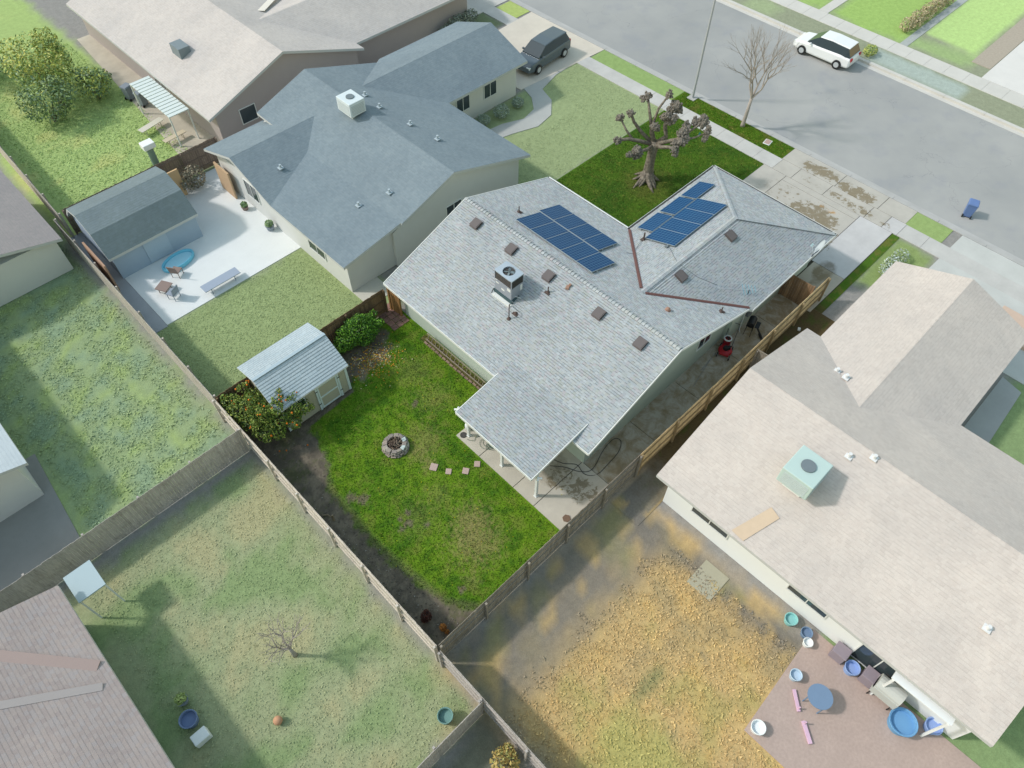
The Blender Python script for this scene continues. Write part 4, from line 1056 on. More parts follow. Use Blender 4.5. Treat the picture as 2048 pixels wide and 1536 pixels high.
shrub('dark_red_shrub', 'dark red-brown round shrub in the soil bed by the rear fence corner', (4.55, 9.3, 0), [((0, 0, .32), (.24, .24, .28)), ((.1, .1, .45), (.12, .12, .12)), ((-.12, .0, .2), (.14, .14, .14))], 1500, .03, [C(70, 34, 26), C(54, 26, 22), C(90, 46, 32)])
shrub('orange_brown_shrub', 'rusty orange dry shrub near the corner where the two fences meet', (4.75, 8.5, 0), [((0, 0, .28), (.15, .15, .25)), ((.03, -.2, .15), (.1, .12, .1))], 800, .028, [C(170, 104, 36), C(140, 84, 30), C(190, 130, 60)])
st = MB(); st.cyl((4.46, 15.55, -.02), (4.5, 15.6, .42), .055, .045, 9); st.cyl((4.46, 15.6, .2), (4.36, 15.85, .34), .03, .025, 7); st.cyl((4.4, 15.95, .05), (4.22, 16.1, .06), .03, .03, 7)
single('tree_stump', st, M('stump', C(140, 126, 104), .2, 12), 'small pale cut stump in dark soil by the rear fence', 'stump')

# ------------------------------------------------------------------ pollarded tree
pt = thing('pollarded_tree', 'bare pollarded tree with knobby fists on the front lawn', 'tree', (32.99, 20.97, 0))
O = Vector((32.99, 20.97, 0))
t = NT('pollard_bark'); n1 = t.noise(7, 6, .7); c = t.ramp(n1, [(.3, C(84, 78, 70)), (.55, C(138, 130, 118)), (.75, C(164, 156, 140))]); t.bump(t.noise(22, 5, .7), .03, 1.0); PB = t.out(c, .95, .1)
KN = M('knob_bark', C(134, 129, 120), .45, 14, .95, .1, bump=.05)
b = MB(); b.tube([(0, 0, -.05), (.0, .0, .15), (.02, .0, .45), (.05, .02, 1.2), (.1, .02, 2.0), (.15, .02, 2.45), (.15, .03, 2.75)], [.46, .4, .34, .29, .28, .32, .22], 14)
for a, l, w_ in [(3.5, .8, .8), (3.95, 1.35, 1.25), (4.35, .95, 1.1), (2.9, 1.3, .9), (2.45, .7, .8), (5.2, .6, 1.0), (.1, .9, .6), (1.6, .7, .8), (4.75, .7, .9), (3.15, .8, 1.1)]:
    e = Vector((math.cos(a), math.sin(a), 0)); e2 = Vector((math.cos(a + .35 * math.sin(a * 5)), math.sin(a + .35 * math.sin(a * 5)), 0))
    b.tube([e * .18 + Vector((0, 0, .6)), e * .34 + Vector((0, 0, .3)), e * .45 + e2 * l * .3 + Vector((0, 0, .1)), e * .4 + e2 * l * .75 + Vector((0, 0, -.03))], [.15 * w_, .14 * w_, .1 * w_, .03], 8)
tk = obj('trunk', b, PB, pt, smooth=True)
fork = Vector((.15, .02, 2.5))
def W2(x, y, z): return Vector((x, y, z)) - O
LIM = [  # path, radii, knobs at the end
    ([fork, (32.3, 21.5, 2.9), (31.6, 21.9, 3.2), (30.9, 22.16, 3.3)], .12, [(30.9, 22.16, 3.3, .18)]),
    ([(31.9, 21.7, 3.05), (31.7, 22.2, 3.6), (31.67, 22.77, 4.2)], .07, [(31.67, 22.77, 4.2, .2)]),
    ([fork, (32.4, 20.95, 2.55), (31.9, 20.95, 2.7), (31.4, 20.96, 2.8), (30.8, 21.09, 2.9)], .1, [(31.45, 20.96, 2.85, .28), (31.3, 20.9, 3.1, .2), (30.78, 21.09, 2.9, .15), (31.35, 21.0, 2.65, .22)]),
    ([fork, (33.1, 21.3, 3.2), (33.0, 21.3, 3.7), (32.8, 21.1, 4.0)], .15, [(32.78, 20.95, 3.95, .22), (32.95, 20.9, 3.8, .15)]),
    ([(33.0, 21.3, 3.6), (33.2, 21.8, 4.4), (33.27, 22.14, 5.2)], .09, [(33.27, 22.14, 5.2, .2), (33.1, 22.3, 5.0, .15)]),
    ([(33.0, 21.3, 3.7), (33.5, 21.4, 4.6), (33.98, 21.17, 5.4)], .08, [(33.98, 21.17, 5.4, .2)]),
    ([fork, (32.7, 21.8, 3.2), (32.2, 22.1, 4.0), (31.99, 22.26, 4.6)], .11, [(31.99, 22.26, 4.6, .2)]),
    ([fork, (33.67, 20.6, 3.0), (33.65, 20.8, 3.6), (33.56, 20.75, 4.1), (33.8, 20.6, 4.5)], .14, [(34.03, 20.58, 4.9, .26), (33.85, 20.75, 4.7, .24), (33.43, 20.68, 4.5, .22), (33.67, 20.4, 4.35, .24), (34.2, 20.4, 4.7, .2), (33.5, 20.9, 4.3, .2), (33.6, 20.5, 4.1, .16), (34.1, 20.75, 4.95, .18)]),
    ([fork, (33.2, 20.2, 3.1), (33.3, 19.6, 3.5), (33.8, 19.4, 3.8)], .13, [(33.18, 19.25, 3.6, .26), (33.0, 19.45, 3.4, .22), (33.5, 19.5, 3.85, .24), (33.84, 19.44, 3.95, .26), (33.4, 19.15, 3.6, .2), (34.0, 19.6, 4.15, .2), (32.73, 19.3, 3.25, .2), (32.7, 19.15, 3.0, .14), (33.6, 19.2, 3.7, .2)]),
    ([fork, (33.0, 20.4, 2.7), (33.0, 19.9, 2.95), (32.9, 19.4, 3.2)], .13, []),
    ([(33.8, 19.4, 3.8), (34.2, 19.2, 4.0), (34.8, 18.95, 4.3)], .08, [(34.8, 18.95, 4.3, .22), (34.9, 19.1, 4.45, .16), (34.65, 18.9, 4.2, .18), (34.61, 19.4, 4.2, .2)]),
    ([(33.5, 19.3, 3.5), (34.1, 18.9, 3.6), (34.62, 18.5, 3.9)], .06, [(34.62, 18.49, 3.95, .16), (34.5, 18.4, 3.7, .14), (34.7, 18.5, 4.15, .12), (34.4, 18.42, 3.55, .12)]),
]
kb = MB(); rd = random.Random(3)
for pts, r0, kn in LIM:
    P_ = [p if isinstance(p, Vector) else W2(*p) for p in pts]
    b = MB(); n = len(P_)
    b.tube(P_, [r0 * 1.15 * (1 - .4 * k / (n - 1)) for k in range(n)], 9)
    obj('branch', b, PB, pt, smooth=True)
    for x, y, z, r in kn:
        p = W2(x, y, z)
        for k in range(int(16 + r * 120)):
            q = Vector((rd.gauss(0, 1), rd.gauss(0, 1), rd.gauss(0, 1))).normalized() * r * 1.35 * rd.uniform(.5, 1.0)
            kb.blob(p + q, rd.uniform(.032, .08), 6, 5, .35, 3, seed=rd.random() * 50)
        kb.blob(p, r * 1.0, 8, 6, .3, 2.5, seed=rd.random() * 9)
obj('knob', kb, KN, pt)
b = MB(); b.blob((0, 0, 0), (.09, .06, .12), 8, 6, .2); b.blob((.05, .02, .1), .05, 7, 5, .1)
tag(obj('hanging_toy', b, M('teal_toy', C(30, 120, 130), .2, 6)), 'small teal ornament hanging from the pollarded tree', 'ornament').location = (35.0, 19.15, 3.2)

# ------------------------------------------------------------------ fire pit and yard objects
fp = thing('fire_pit', 'round stacked stone fire pit filled with sticks on the back lawn', 'fire pit', (8.86, 16.62, 0))
t = NT('fire_stone'); a = t.n('ShaderNodeAttribute', attribute_name='Col').outputs['Color']; c = t.mix(1.0, a, t.ramp(t.noise(14, 5, .7), [(.3, (.7,) * 3), (.7, (1.2,) * 3)]), 'MULTIPLY'); t.bump(t.noise(25, 4), .01); STONE = t.out(c, .95, .15)
rd = random.Random(11); SCOL = [C(160, 152, 140), C(176, 168, 154), C(150, 142, 134), C(190, 186, 170), C(140, 134, 130), C(170, 156, 144)]
for ly in range(4):
    nn = 13 - (ly > 2); rad = .56 - ly * .035
    for k in range(nn):
        a = 2 * math.pi * (k + .5 * (ly % 2) + rd.uniform(-.08, .08)) / nn; L_ = 2 * math.pi * rad / nn * .98
        col = rd.choice(SCOL)
        if ly == 3 and k in (9, 11): col = C(200, 212, 208)
        b = MB(); b.box((0, 0, 0), (rd.uniform(.17, .23), L_, rd.uniform(.075, .095)), col=col)
        b.v = [(x + rd.uniform(-.018, .018), y + rd.uniform(-.018, .018) , z + rd.uniform(-.008, .008)) for x, y, z in b.v]
        o = obj('stone', b, STONE, fp, bevel=.022); o.location = (rad * math.cos(a), rad * math.sin(a), .045 + ly * .088); o.rotation_euler = (rd.uniform(-.06, .06), rd.uniform(-.08, .08), a + rd.uniform(-.1, .1))
b = MB()
STK = [C(120, 104, 92), C(150, 134, 116), C(96, 82, 74), C(176, 160, 140)]
for k in range(70):
    a = rd.uniform(0, 6.28); r_ = rd.uniform(0, .3); p = Vector((r_ * math.cos(a), r_ * math.sin(a), .2 + .2 * rd.random())); dd = Vector((rd.gauss(0, 1), rd.gauss(0, 1), rd.gauss(0, .3))).normalized() * rd.uniform(.08, .24)
    b.tube([p - dd, p + Vector((rd.uniform(-.02, .02),) * 3), p + dd], rd.uniform(.008, .02), 5, col=rd.choice(STK))
for k in range(5):
    x = rd.uniform(-.2, .15); b.tube([(x, .1, .3), (x + .05, .15 + rd.uniform(-.1, .1), .75)], .008, 5, col=STK[0])
obj('firewood', b, STONE, fp)
b = MB(); b.cyl((0, 0, 0), (0, 0, .12), .45, n=20, col=C(50, 46, 42)); obj('ash_bed', b, STONE, fp)
PAV = M('pink_paver', C(190, 168, 158), .08, 4, .9, .2, fine=20)
for (x, y, s, rz, lb) in [(9.43, 14.5, .38, .55, 'square pinkish stepping stone farthest from the patio, near the fire pit'), (9.77, 13.84, .3, .7, 'smaller square stepping stone with a rounded corner, second from the fire pit'), (10.36, 13.3, .33, .62, 'square stepping stone with a crack line, second from the patio'), (11.0, 13.2, .31, .75, 'square stepping stone closest to the patio edge')]:
    b = MB(); b.box((0, 0, .015), (s, s * .92, .05)); o = single('stepping_stone', b, PAV, lb, 'paving stone', 'stepping stones across the back lawn', bevel=.02); o.location = (x, y, .01); o.rotation_euler = (0, 0, rz)
b = MB(); b.prism([(.19 * math.cos(a * math.pi / 3), .19 * math.sin(a * math.pi / 3)) for a in range(6)], 0, .04)
o = single('hexagonal_paver', b, M('brown_paver', C(122, 100, 84), .1, 5), 'brown hexagonal stone on the patio against the fence', 'paving stone'); o.location = (11.95, 8.35, .052)
b = MB(); b.cyl((0, 0, 0), (0, 0, .02), .165, n=28); b.tube([(.15 * math.cos(k * .26), .15 * math.sin(k * .26), .022) for k in range(25)], .006, 5)
o = single('drain_cover', b, M('cover_dark', C(76, 74, 72), .1), 'round dark cover on the patio corner beside the propane tank', 'cover'); o.location = (11.6, 14.82, .053)
pr = thing('propane_tank', 'white propane tank behind the corner patio post', 'gas tank', (12.02, 14.93, .052))
b = MB(); b.lathe([(.1, 0), (.1, .03), (.15, .05), (.16, .12), (.16, .32), (.13, .39), (.05, .42)], n=20); obj('body', b, WHITE, pr, smooth=True)
b = MB(); b.lathe([(.09, .4), (.1, .5), (.095, .51), (.08, .42)], n=16); obj('collar', b, WHITE, pr)
b = MB(); b.cyl((0, 0, .42), (0, 0, .49), .025, n=8); obj('valve', b, BLACK, pr)
hg = MB(); rd = random.Random(8); pts = []
for k in range(150):
    a = k * .42; rr = .22 + .12 * math.sin(k * .13) ; pts.append((.35 * math.sin(k * .021) + rr * math.cos(a), -.35 * math.sin(k * .017) + rr * math.sin(a), .02 + .05 * (k % 17) / 17))
hg.tube(pts, .009, 5)
hg.tube([(.1, .5, .02), (-.1, .55, .02), (-.25, .45, .02), (-.38, .62, .02), (-.45, .75, .03)], .01, 5)
o = single('garden_hose', hg, M('hose_green', C(84, 112, 98), .1, 4, .5), 'tangled grey-green garden hose on the patio near the posts', 'hose'); o.location = (12.0, 13.75, .055)
cb = MB(); pts = [Vector(p) for p in [(13.6, 11.2, .08), (13.9, 10.4, .07), (14.3, 9.9, .07), (14.2, 9.3, .07), (14.6, 8.9, .04), (15.4, 8.9, .04), (16.3, 9.0, .04), (16.8, 9.3, .04), (16.7, 9.6, .04), (16.2, 9.62, .04), (15.6, 9.5, .04), (15.0, 9.3, .04), (14.5, 9.25, .06), (14.1, 9.6, .07), (13.8, 10.2, .075), (13.3, 10.8, .075)]]
sm = []
for i in range(len(pts) - 1):
    p0, p1, p2, p3 = pts[max(i - 1, 0)], pts[i], pts[i + 1], pts[min(i + 2, len(pts) - 1)]
    for k in range(6):
        u = k / 6; sm.append(.5 * ((2 * p1) + (p2 - p0) * u + (2 * p0 - 5 * p1 + 4 * p2 - p3) * u * u + (3 * p1 - p0 - 3 * p2 + p3) * u ** 3))
cb.tube(sm, .013, 6); single('black_hose', cb, BLACK, 'black hose looping around the rear corner of the house', 'hose')
ld = thing('ladder', 'long ladder lying on its side along the rear house wall', 'ladder', (14.2, 18.4, 0))
LDM = M('ladder_wood', C(150, 142, 128), .12, 9, .8)
for dx, z in ((0, .08), (.13, .42)):
    b = MB(); b.box((dx, 0, z), (.035, 4.5, .075)); obj('rail', b, LDM, ld)
for k in range(15):
    b = MB(); y = -2.1 + k * .3; b.tube([(0, y, .08), (.13, y, .42)], .018, 6); obj('rung', b, LDM, ld)
b = MB()
for k in range(16): b.box((14.02 + rd.uniform(-.02, .02), 16.1 + k * .29, .03), (.1, .24, .06), rd.uniform(-.1, .1), col=mixc(C(120, 104, 92), C(150, 130, 110), rd.random()))
tag(obj('brick_edging', b, VCOL_ROUGH), 'line of low brown bricks edging the bed under the ladder', 'edging')
# side passage objects
mw = thing('lawn_mower', 'red lawn mower with black engine on the side passage', 'lawn mower', (24.85, 9.05, .02), R(200)); mw.scale = (1.2, 1.2, 1.2)
RED = M('red_paint', C(176, 26, 36), .1, 6, .4, .5)
b = MB(); b.lathe([(.30, .12), (.31, .2), (.27, .26), (.12, .29)], n=18); b.box((.0, 0, .2), (.62, .42, .12)); obj('deck', b, RED, mw, bevel=.02)
b = MB(); b.cyl((0, 0, .28), (0, 0, .42), .13, .11, 14); b.box((-.08, .12, .35), (.16, .12, .12)); b.cyl((.08, 0, .42), (.08, 0, .46), .05, n=10); obj('engine', b, BLACK, mw)
for x in (-.3, .3):
    for y in (-.26, .26):
        b = MB(); b.cyl((x, y - .025, .1), (x, y + .025, .1), .1, n=14); w_ = obj('wheel', b, BLACK, mw)
        b = MB(); b.cyl((x, y - .03, .1), (x, y + .03, .1), .045, n=10); obj('hub', b, WHITE, w_)
b = MB(); b.tube([(-.25, -.2, .25), (-.8, -.2, .85), (-1.0, -.2, .95), (-1.0, .2, .95), (-.8, .2, .85), (-.25, .2, .25)], .013, 6); obj('handle', b, DARKA, mw)
dm = thing('red_drum', 'red drum with pale open top standing by the house side wall', 'drum', (25.3, 9.3, .02))
b = MB(); b.lathe([(.20, 0), (.21, .02), (.2, .25), (.21, .27), (.2, .29), (.2, .56), (.19, .58)], n=22); obj('body', b, M('drum_red', C(150, 40, 50), .1, 5, .5), dm)
b = MB()
n = 24
for (r0, z0, r1, z1) in [(.215, .58, .215, .64), (.215, .64, .16, .64), (.16, .64, .16, .6)]:
    b.add([(r0 * math.cos(2 * math.pi * k / n), r0 * math.sin(2 * math.pi * k / n), z0) for k in range(n)] + [(r1 * math.cos(2 * math.pi * k / n), r1 * math.sin(2 * math.pi * k / n), z1) for k in range(n)], [(k, (k + 1) % n, n + (k + 1) % n, n + k) for k in range(n)])
obj('rim', b, WHITE, dm)
b = MB(); rd = random.Random(2)
for k in range(16): b.blob((rd.uniform(-.1, .1), rd.uniform(-.1, .1), .6), .03, 6, 4, .3, seed=k)
obj('contents', b, M('scraps', C(60, 60, 58), .4, 20), dm)
gl_ = thing('barbecue_grill', 'black barbecue and folded cart standing by the garage wall corner', 'barbecue', (26.9, 9.0, .02), .3)
b = MB()
for x in (-.25, .25):
    for y in (-.18, .18): b.cyl((x, y, 0), (x * .8, y * .8, .75), .015, n=6)
obj('leg', b, BLACK, gl_)
b = MB(); b.box((0, 0, .82), (.6, .4, .16)); b.cyl((-.3, 0, .9), (.3, 0, .9), .19, n=16); obj('firebox', b, BLACK, gl_, bevel=.01)
b = MB(); b.box((0, -.34, .8), (.5, .22, .03)); b.tube([(.2, -.3, .5), (-.1, -.8, .05)], .05, 8); b.box((-.05, -.75, .05), (.6, .12, .06), .6); obj('side_shelf', b, BLACK, gl_)
b = MB(); b.tube([(23.0, 9.2, .035), (24.5, 9.35, .04)], .014, 6); b.tube([(21.9, 8.85, .035), (24.0, 9.3, .045)], .012, 6)
single('metal_pole', b, M('pole_grey', C(150, 152, 150), .1), 'thin grey poles lying on the side passage behind the mower', 'pole')
b = MB(); b.box((29.1, 7.2, .04), (.2, .14, .06), .4); single('white_block', b, WHITE, 'small white block on bare earth outside the tan fence', 'block')
b = MB(); b.lathe([(.12, .0), (.14, .2), (.15, .22), (.1, .22)], (15.05, 23.05, .03), 12); single('plant_pot', b, M('grey_pot', C(140, 146, 150), .1), 'small grey pot by the brown gate at the house corner', 'pot')

# ------------------------------------------------------------------ street side objects
b = MB(); b.b2(-.3, .3, -.24, .24, -.02, .035); mt = thing('meter_cover', 'rectangular pinkish utility cover set in the kerb grass strip', 'cover', (41.85, 17.75, .01), .15)
obj('frame', b, WHITE, mt, bevel=.05)
b = MB(); b.b2(-.24, .24, -.18, .18, .03, .042); obj('lid', b, M('lid_pink', C(186, 158, 150), .1, 9), mt)
lp = thing('street_lamp', 'tall thin grey street lamp post at the kerb grass corner', 'street lamp', (42.35, 24.42, 0))
b = MB(); b.box((0, 0, .02), (.6, .6, .06)); obj('base', b, KERB, lp)
b = MB(); b.cyl((0, 0, .02), (0, 0, 8.0), .09, .055, 12); obj('pole', b, M('lamp_grey', C(176, 180, 184), .05, 3, .5), lp)
b = MB(); b.tube([(0, 0, 7.9), (.6, 0, 8.25), (1.6, 0, 8.35)], .035, 8); obj('arm', b, _mc['lamp_grey'], lp)
b = MB(); b.box((1.85, 0, 8.33), (.6, .22, .12)); obj('lamp_head', b, _mc['lamp_grey'], lp, bevel=.03)
def bare_tree(label, loc, h, r, seed, name='bare_tree', spread=.5, col=BARK, fork_h=.4, levels=4):
    tt = thing(name, label, 'tree', loc); rd = random.Random(seed); tr = MB(); br = MB()
    f = Vector((rd.uniform(-.1, .1), rd.uniform(-.1, .1), h * fork_h))
    tr.tube([(0, 0, -.05), (0, 0, .2), f * .5, f], [r * 1.4, r * 1.05, r * .9, r * .75], 10)
    def grow(p, dv, ln, rr, lv):
        mid = p + dv * ln * .5 + Vector((rd.gauss(0, 1), rd.gauss(0, 1), 0)) * ln * .06
        e = p + dv * ln; br.tube([p, mid, e], [rr, rr * .8, rr * .55], 6 if lv < 2 else 4)
        if lv >= levels: return
        for k in range(3 if lv else 4):
            nd = (dv + Vector((rd.gauss(0, 1), rd.gauss(0, 1), rd.uniform(-.1, .5))) * spread).normalized(); grow(e if k else mid, nd, ln * rd.uniform(.6, .8), rr * .55, lv + 1)
    for k in range(4):
        a = k * 1.57 + rd.uniform(-.4, .4); grow(f, Vector((math.cos(a) * .4, math.sin(a) * .4, 1)).normalized(), h * .26, r * .55, 0)
    obj('trunk', tr, col, tt, smooth=True); obj('crown', br, col, tt); return tt
PALEBARK = M('pale_bark', C(172, 164, 156), .12, 8, .95, .1)
bare_tree('slim bare street tree in the kerb grass strip by the road', (42.16, 20.0, 0), 6.5, .13, 4, col=PALEBARK, fork_h=.33, spread=.32)
bare_tree('small leafless tree in the olive green yard at the lower left', (-.15, 11.88, 0), 3.2, .08, 9, col=PALEBARK, fork_h=.3, spread=.45, levels=3)
# wheelie bin
def wheelie(label, loc, rz, col):
    t_ = thing('wheelie_bin', label, 'bin', loc, rz)
    b = MB(); b.hexa([(-.22, -.22, .06), (.22, -.22, .06), (.22, .22, .06), (-.22, .22, .06), (-.3, -.29, .95), (.3, -.29, .95), (.3, .29, .95), (-.3, .29, .95)]); obj('body', b, col, t_, bevel=.02)
    b = MB(); b.hexa([(-.34, -.31, .96), (.34, -.31, .96), (.34, .31, .96), (-.34, .31, .96), (-.3, -.26, 1.06), (.28, -.26, 1.06), (.28, .26, 1.06), (-.3, .26, 1.06)]); obj('lid', b, col, t_, bevel=.02)
    for y in (-.24, .24):
        b = MB(); b.cyl((-.24, y - .03, .1), (-.24, y + .03, .1), .1, n=12); obj('wheel', b, BLACK, t_)
    return t_
wheelie('blue wheelie bin standing in the road near the kerb', (44.7, 5.1, -.14), .3, M('bin_blue', C(104, 130, 180), .08, 3, .5))

# ------------------------------------------------------------------ cars
def car(label, loc, rz, paint, L=4.7, W=1.85, H=1.7, name='parked_suv', cat='car'):
    c_ = thing(name, label, cat, loc, rz)
    def loft(st, mat, nm, parent=c_):
        b = MB(); n = len(st[0][1]); vs = []
        for x, ring_ in st: vs += [(x, y, z) for y, z in ring_]
        fs = [tuple(range(n))[::-1], tuple(range((len(st) - 1) * n, len(st) * n))]
        for i in range(len(st) - 1):
            for k in range(n): fs.append((i * n + k, i * n + (k + 1) % n, (i + 1) * n + (k + 1) % n, (i + 1) * n + k))
        b.add(vs, fs); return obj(nm, b, mat, parent, smooth=False, bevel=.04 if nm != 'window' else 0)
    h = W / 2
    def ring(w_, zb, zt, tuck=.08): return [(-w_, zb + .12), (-w_ + .05, zb), (w_ - .05, zb), (w_, zb + .12), (w_, zt - tuck * 1.6), (w_ - tuck, zt), (-w_ + tuck, zt), (-w_, zt - tuck * 1.6)]
    loft([(-L / 2, ring(h * .86, .42, .86)), (-L / 2 + .12, ring(h * .95, .3, 1.0)), (-L / 2 + .9, ring(h, .24, 1.06)), (L * .12, ring(h, .24, 1.02)), (L * .24, ring(h, .24, 1.0)), (L / 2 - .35, ring(h * .95, .26, .88)), (L / 2, ring(h * .82, .34, .68))], paint, 'body')
    def cab(w_, zb, zt, wt): return [(-w_, zb), (w_, zb), (wt, zt), (-wt, zt)]
    loft([(-L / 2 + .16, cab(h * .84, .98, 1.1, h * .8)), (-L / 2 + .5, cab(h * .9, 1.0, H - .1, h * .72)), (-L * .1, cab(h * .92, 1.0, H - .04, h * .74)), (L * .1, cab(h * .92, 1.0, H - .1, h * .74)), (L * .27, cab(h * .88, .98, 1.06, h * .84))], GLASS, 'window')
    loft([(-L / 2 + .42, cab(h * .74, H - .12, H - .06, h * .68)), (-L * .1, cab(h * .76, H - .06, H, h * .7)), (L * .1, cab(h * .76, H - .12, H - .06, h * .7))], paint, 'roof')
    for x in (-L * .31, L * .31):
        for y in (-h + .04, h - .04):
            b = MB(); b.cyl((x, y - .11, .34), (x, y + .11, .34), .34, n=20); w_ = obj('wheel', b, BLACK, c_)
            b = MB(); s_ = 1 if y > 0 else -1; b.cyl((x, y + s_ * .06, .34), (x, y + s_ * .125, .34), .2, n=14); obj('rim', b, ALU, w_)
    for y in (-h - .06, h + .06):
        b = MB(); b.box((L * .2, y, 1.05), (.12, .16, .12)); obj('wing_mirror', b, paint, c_, bevel=.02)
    for y in (-h * .7, h * .7):
        b = MB(); b.box((-L / 2 + .06, y, .88), (.14, .28, .2)); obj('tail_light', b, RED, c_)
        b = MB(); b.box((L / 2 - .1, y, .66), (.16, .3, .14)); obj('headlight', b, WHITE, c_)
    return c_
CARW = M('car_white', C(236, 240, 242), .02, 2, .25, .5); CARD = M('car_dark', C(92, 104, 112), .05, 2, .25, .5)
car('white SUV parked at the far kerb of the street', (54.2, 20.95, -.14), R(92), CARW)
car('dark grey SUV parked on the driveway of the slate-roofed neighbour', (38.0, 35.2, .03), R(185), CARD, L=4.9)

# ------------------------------------------------------------------ neighbouring houses
WSH = M('wall_mauve', C(176, 168, 166), .04, 2); WLB = M('wall_light', C(214, 216, 214), .04, 2); WWH = M('wall_white', C(238, 242, 242), .02, 2); WTAN = M('wall_tan', C(206, 196, 190), .04, 2)
DECKN = M('pale_fascia', C(196, 200, 200), .04)
def plane_roof(parent, polys, mat, deckm=DECKN, row=.3, th=.005):
    """polys: (points, udir, origin) in world coordinates"""
    s_ = MB(); dk = MB()
    for pts, ud, org in polys:
        courses(s_, pts, ud, origin=org, row=.145, th=th); dk.slab([(p[0], p[1], p[2] - .006) for p in pts], .16)
    r = obj('roof', s_, mat, parent, world=True); obj('roof_deck', dk, deckm, r); return r
def gable_wall(mb, y, x0, x1, xr, z0, zr, t=.15):
    mb.add([(x0, y, z0), (x1, y, z0), (xr, y, zr), (x0, y + t, z0), (x1, y + t, z0), (xr, y + t, zr)], [(0, 1, 2), (5, 4, 3), (0, 3, 4, 1), (1, 4, 5, 2), (2, 5, 3, 0)])
# slate-roofed house on the left
nh = thing('slate_roofed_house', 'neighbour house with blue-grey shingle roof to the left of the solar house', 'house', (20, 33, 0))
b = MB(); b.b2(16.6, 26.3, 25.9, 39.2, 0, 2.5); b.b2(13.5, 16.6, 26.1, 39.1, 0, 2.45); b.b2(26.3, 33.5, 33.4, 39.6, 0, 2.5)
gable_wall(b, 25.9, 16.6, 26.3, 20.9, 2.5, 4.35); gable_wall(b, 39.05, 16.6, 26.3, 20.9, 2.5, 4.35)
b.add([(13.6, 32.7, 2.4), (13.6, 39.0, 2.4), (13.6, 36.0, 3.55), (13.75, 32.7, 2.4), (13.75, 39.0, 2.4), (13.75, 36.0, 3.55)], [(0, 2, 1), (3, 4, 5)])
obj('wall', b, WLB, nh, world=True)
rz_ = 4.5
def PF(pts, f): return [(x, y, f(x, y)) for x, y in pts]
f1 = lambda x, y: 3.2 + (x - 17.0) / 3.0; f2 = lambda x, y: 2.55 + (x - 13.05) * .1646; f3 = lambda x, y: 2.55 + (y - 32.4) * .36; f4 = lambda x, y: 2.55 + (39.6 - y) * .36
f5 = lambda x, y: 2.55 + (26.9 - x) * .325; f6 = lambda x, y: 2.55 + (y - 32.9) * .361; f7 = lambda x, y: 2.55 + (40.1 - y) * .361
plane_roof(nh, [
    (PF([(17.0, 25.5), (17.0, 39.6), (20.9, 39.6), (20.9, 25.5)], f1), (0, 1, 0), (17.0, 0, 3.2)),
    (PF([(13.05, 25.6), (13.05, 32.4), (17.0, 34.2), (17.0, 25.6)], f2), (0, 1, 0), (13.05, 0, 2.55)),
    (PF([(13.05, 32.4), (17.0, 34.2), (18.94, 36.0), (13.05, 36.0)], f3), (1, 0, 0), (0, 32.4, 2.55)),
    (PF([(13.05, 39.6), (13.05, 36.0), (18.94, 36.0), (17.2, 39.6)], f4), (1, 0, 0), (0, 39.6, 2.55)),
    (PF([(26.9, 25.5), (20.9, 25.5), (20.9, 36.5), (22.9, 36.5), (26.9, 32.9)], f5), (0, 1, 0), (26.9, 0, 2.55)),
    (PF([(20.9, 36.5), (20.9, 39.6), (26.35, 39.6), (22.9, 36.5)], f5), (0, 1, 0), (26.9, 0, 2.55)),
    (PF([(22.9, 36.5), (26.9, 32.9), (34.1, 32.9), (34.1, 36.5)], f6), (1, 0, 0), (0, 32.9, 2.55)),
    (PF([(22.9, 36.5), (34.1, 36.5), (34.1, 40.1), (26.9, 40.1)], f7), (1, 0, 0), (0, 40.1, 2.55))], SLATE)
for x in (28.5, 31.0): window(nh, x, 33.4, 1.0, 1.2, 1.1, '-y')
window(nh, 13.5, 29.0, .9, 1.6, 1.2, '-x'); window(nh, 13.5, 35.5, .9, 1.4, 1.2, '-x')
window(nh, 21.0, 25.9, 1.2, 1.2, .9, '-y')
nr = [c for c in nh.children if c.name.startswith('roof')][0]
for x, y, z in [(22.2, 35.2, 4.12), (22.0, 33.5, 4.2), (15.0, 34.0, 3.2), (22.3, 31.0, 4.12), (22.6, 28.9, 4.02), (17.9, 27.6, 3.55), (16.3, 28.4, 3.1)]:
    b = MB(); b.cyl((x, y, z - .1), (x, y, z + .25), .07, n=8); b.box((x, y, z + .03), (.3, .3, .03)); obj('roof_vent', b, M('vent_light', C(176, 190, 198), .05), nr)
def cooler(label, loc, sx, sy, h, col, rz=0, base=.3):
    c_ = thing('evaporative_cooler', label, 'cooler', loc, rz)
    b = MB(); b.b2(-sx / 2, sx / 2, -sy / 2, sy / 2, base, base + h); obj('body', b, col, c_, bevel=.03)
    b = MB()
    for s_ in (-1, 1):
        for k in range(7):
            z = base + .12 + k * (h - .24) / 7; b.b2(-sx * .4, sx * .4, *sorted((s_ * (sy / 2 + .002), s_ * (sy / 2 + .02))), z, z + .04); b.b2(*sorted((s_ * (sx / 2 + .002), s_ * (sx / 2 + .02))), -sy * .4, sy * .4, z, z + .04)
    obj('louvre', b, sc_mat, c_)
    b = MB(); b.cyl((0, 0, base + h), (0, 0, base + h + .06), min(sx, sy) * .22, n=16); obj('cap', b, M('cooler_cap', C(120, 132, 138), .1), c_)
    b = MB(); b.b2(-sx * .3, sx * .3, -sy * .3, sy * .3, -.4, base); obj('duct', b, WHITE, c_); return c_
sc_mat = M('louvre_grey', C(190, 200, 202), .05)
cooler('white rooftop cooler on the ridge of the slate-roofed house', (20.4, 34.0, 4.25), 1.1, 1.3, .85, M('cooler_white', C(214, 226, 230), .04), base=.25)
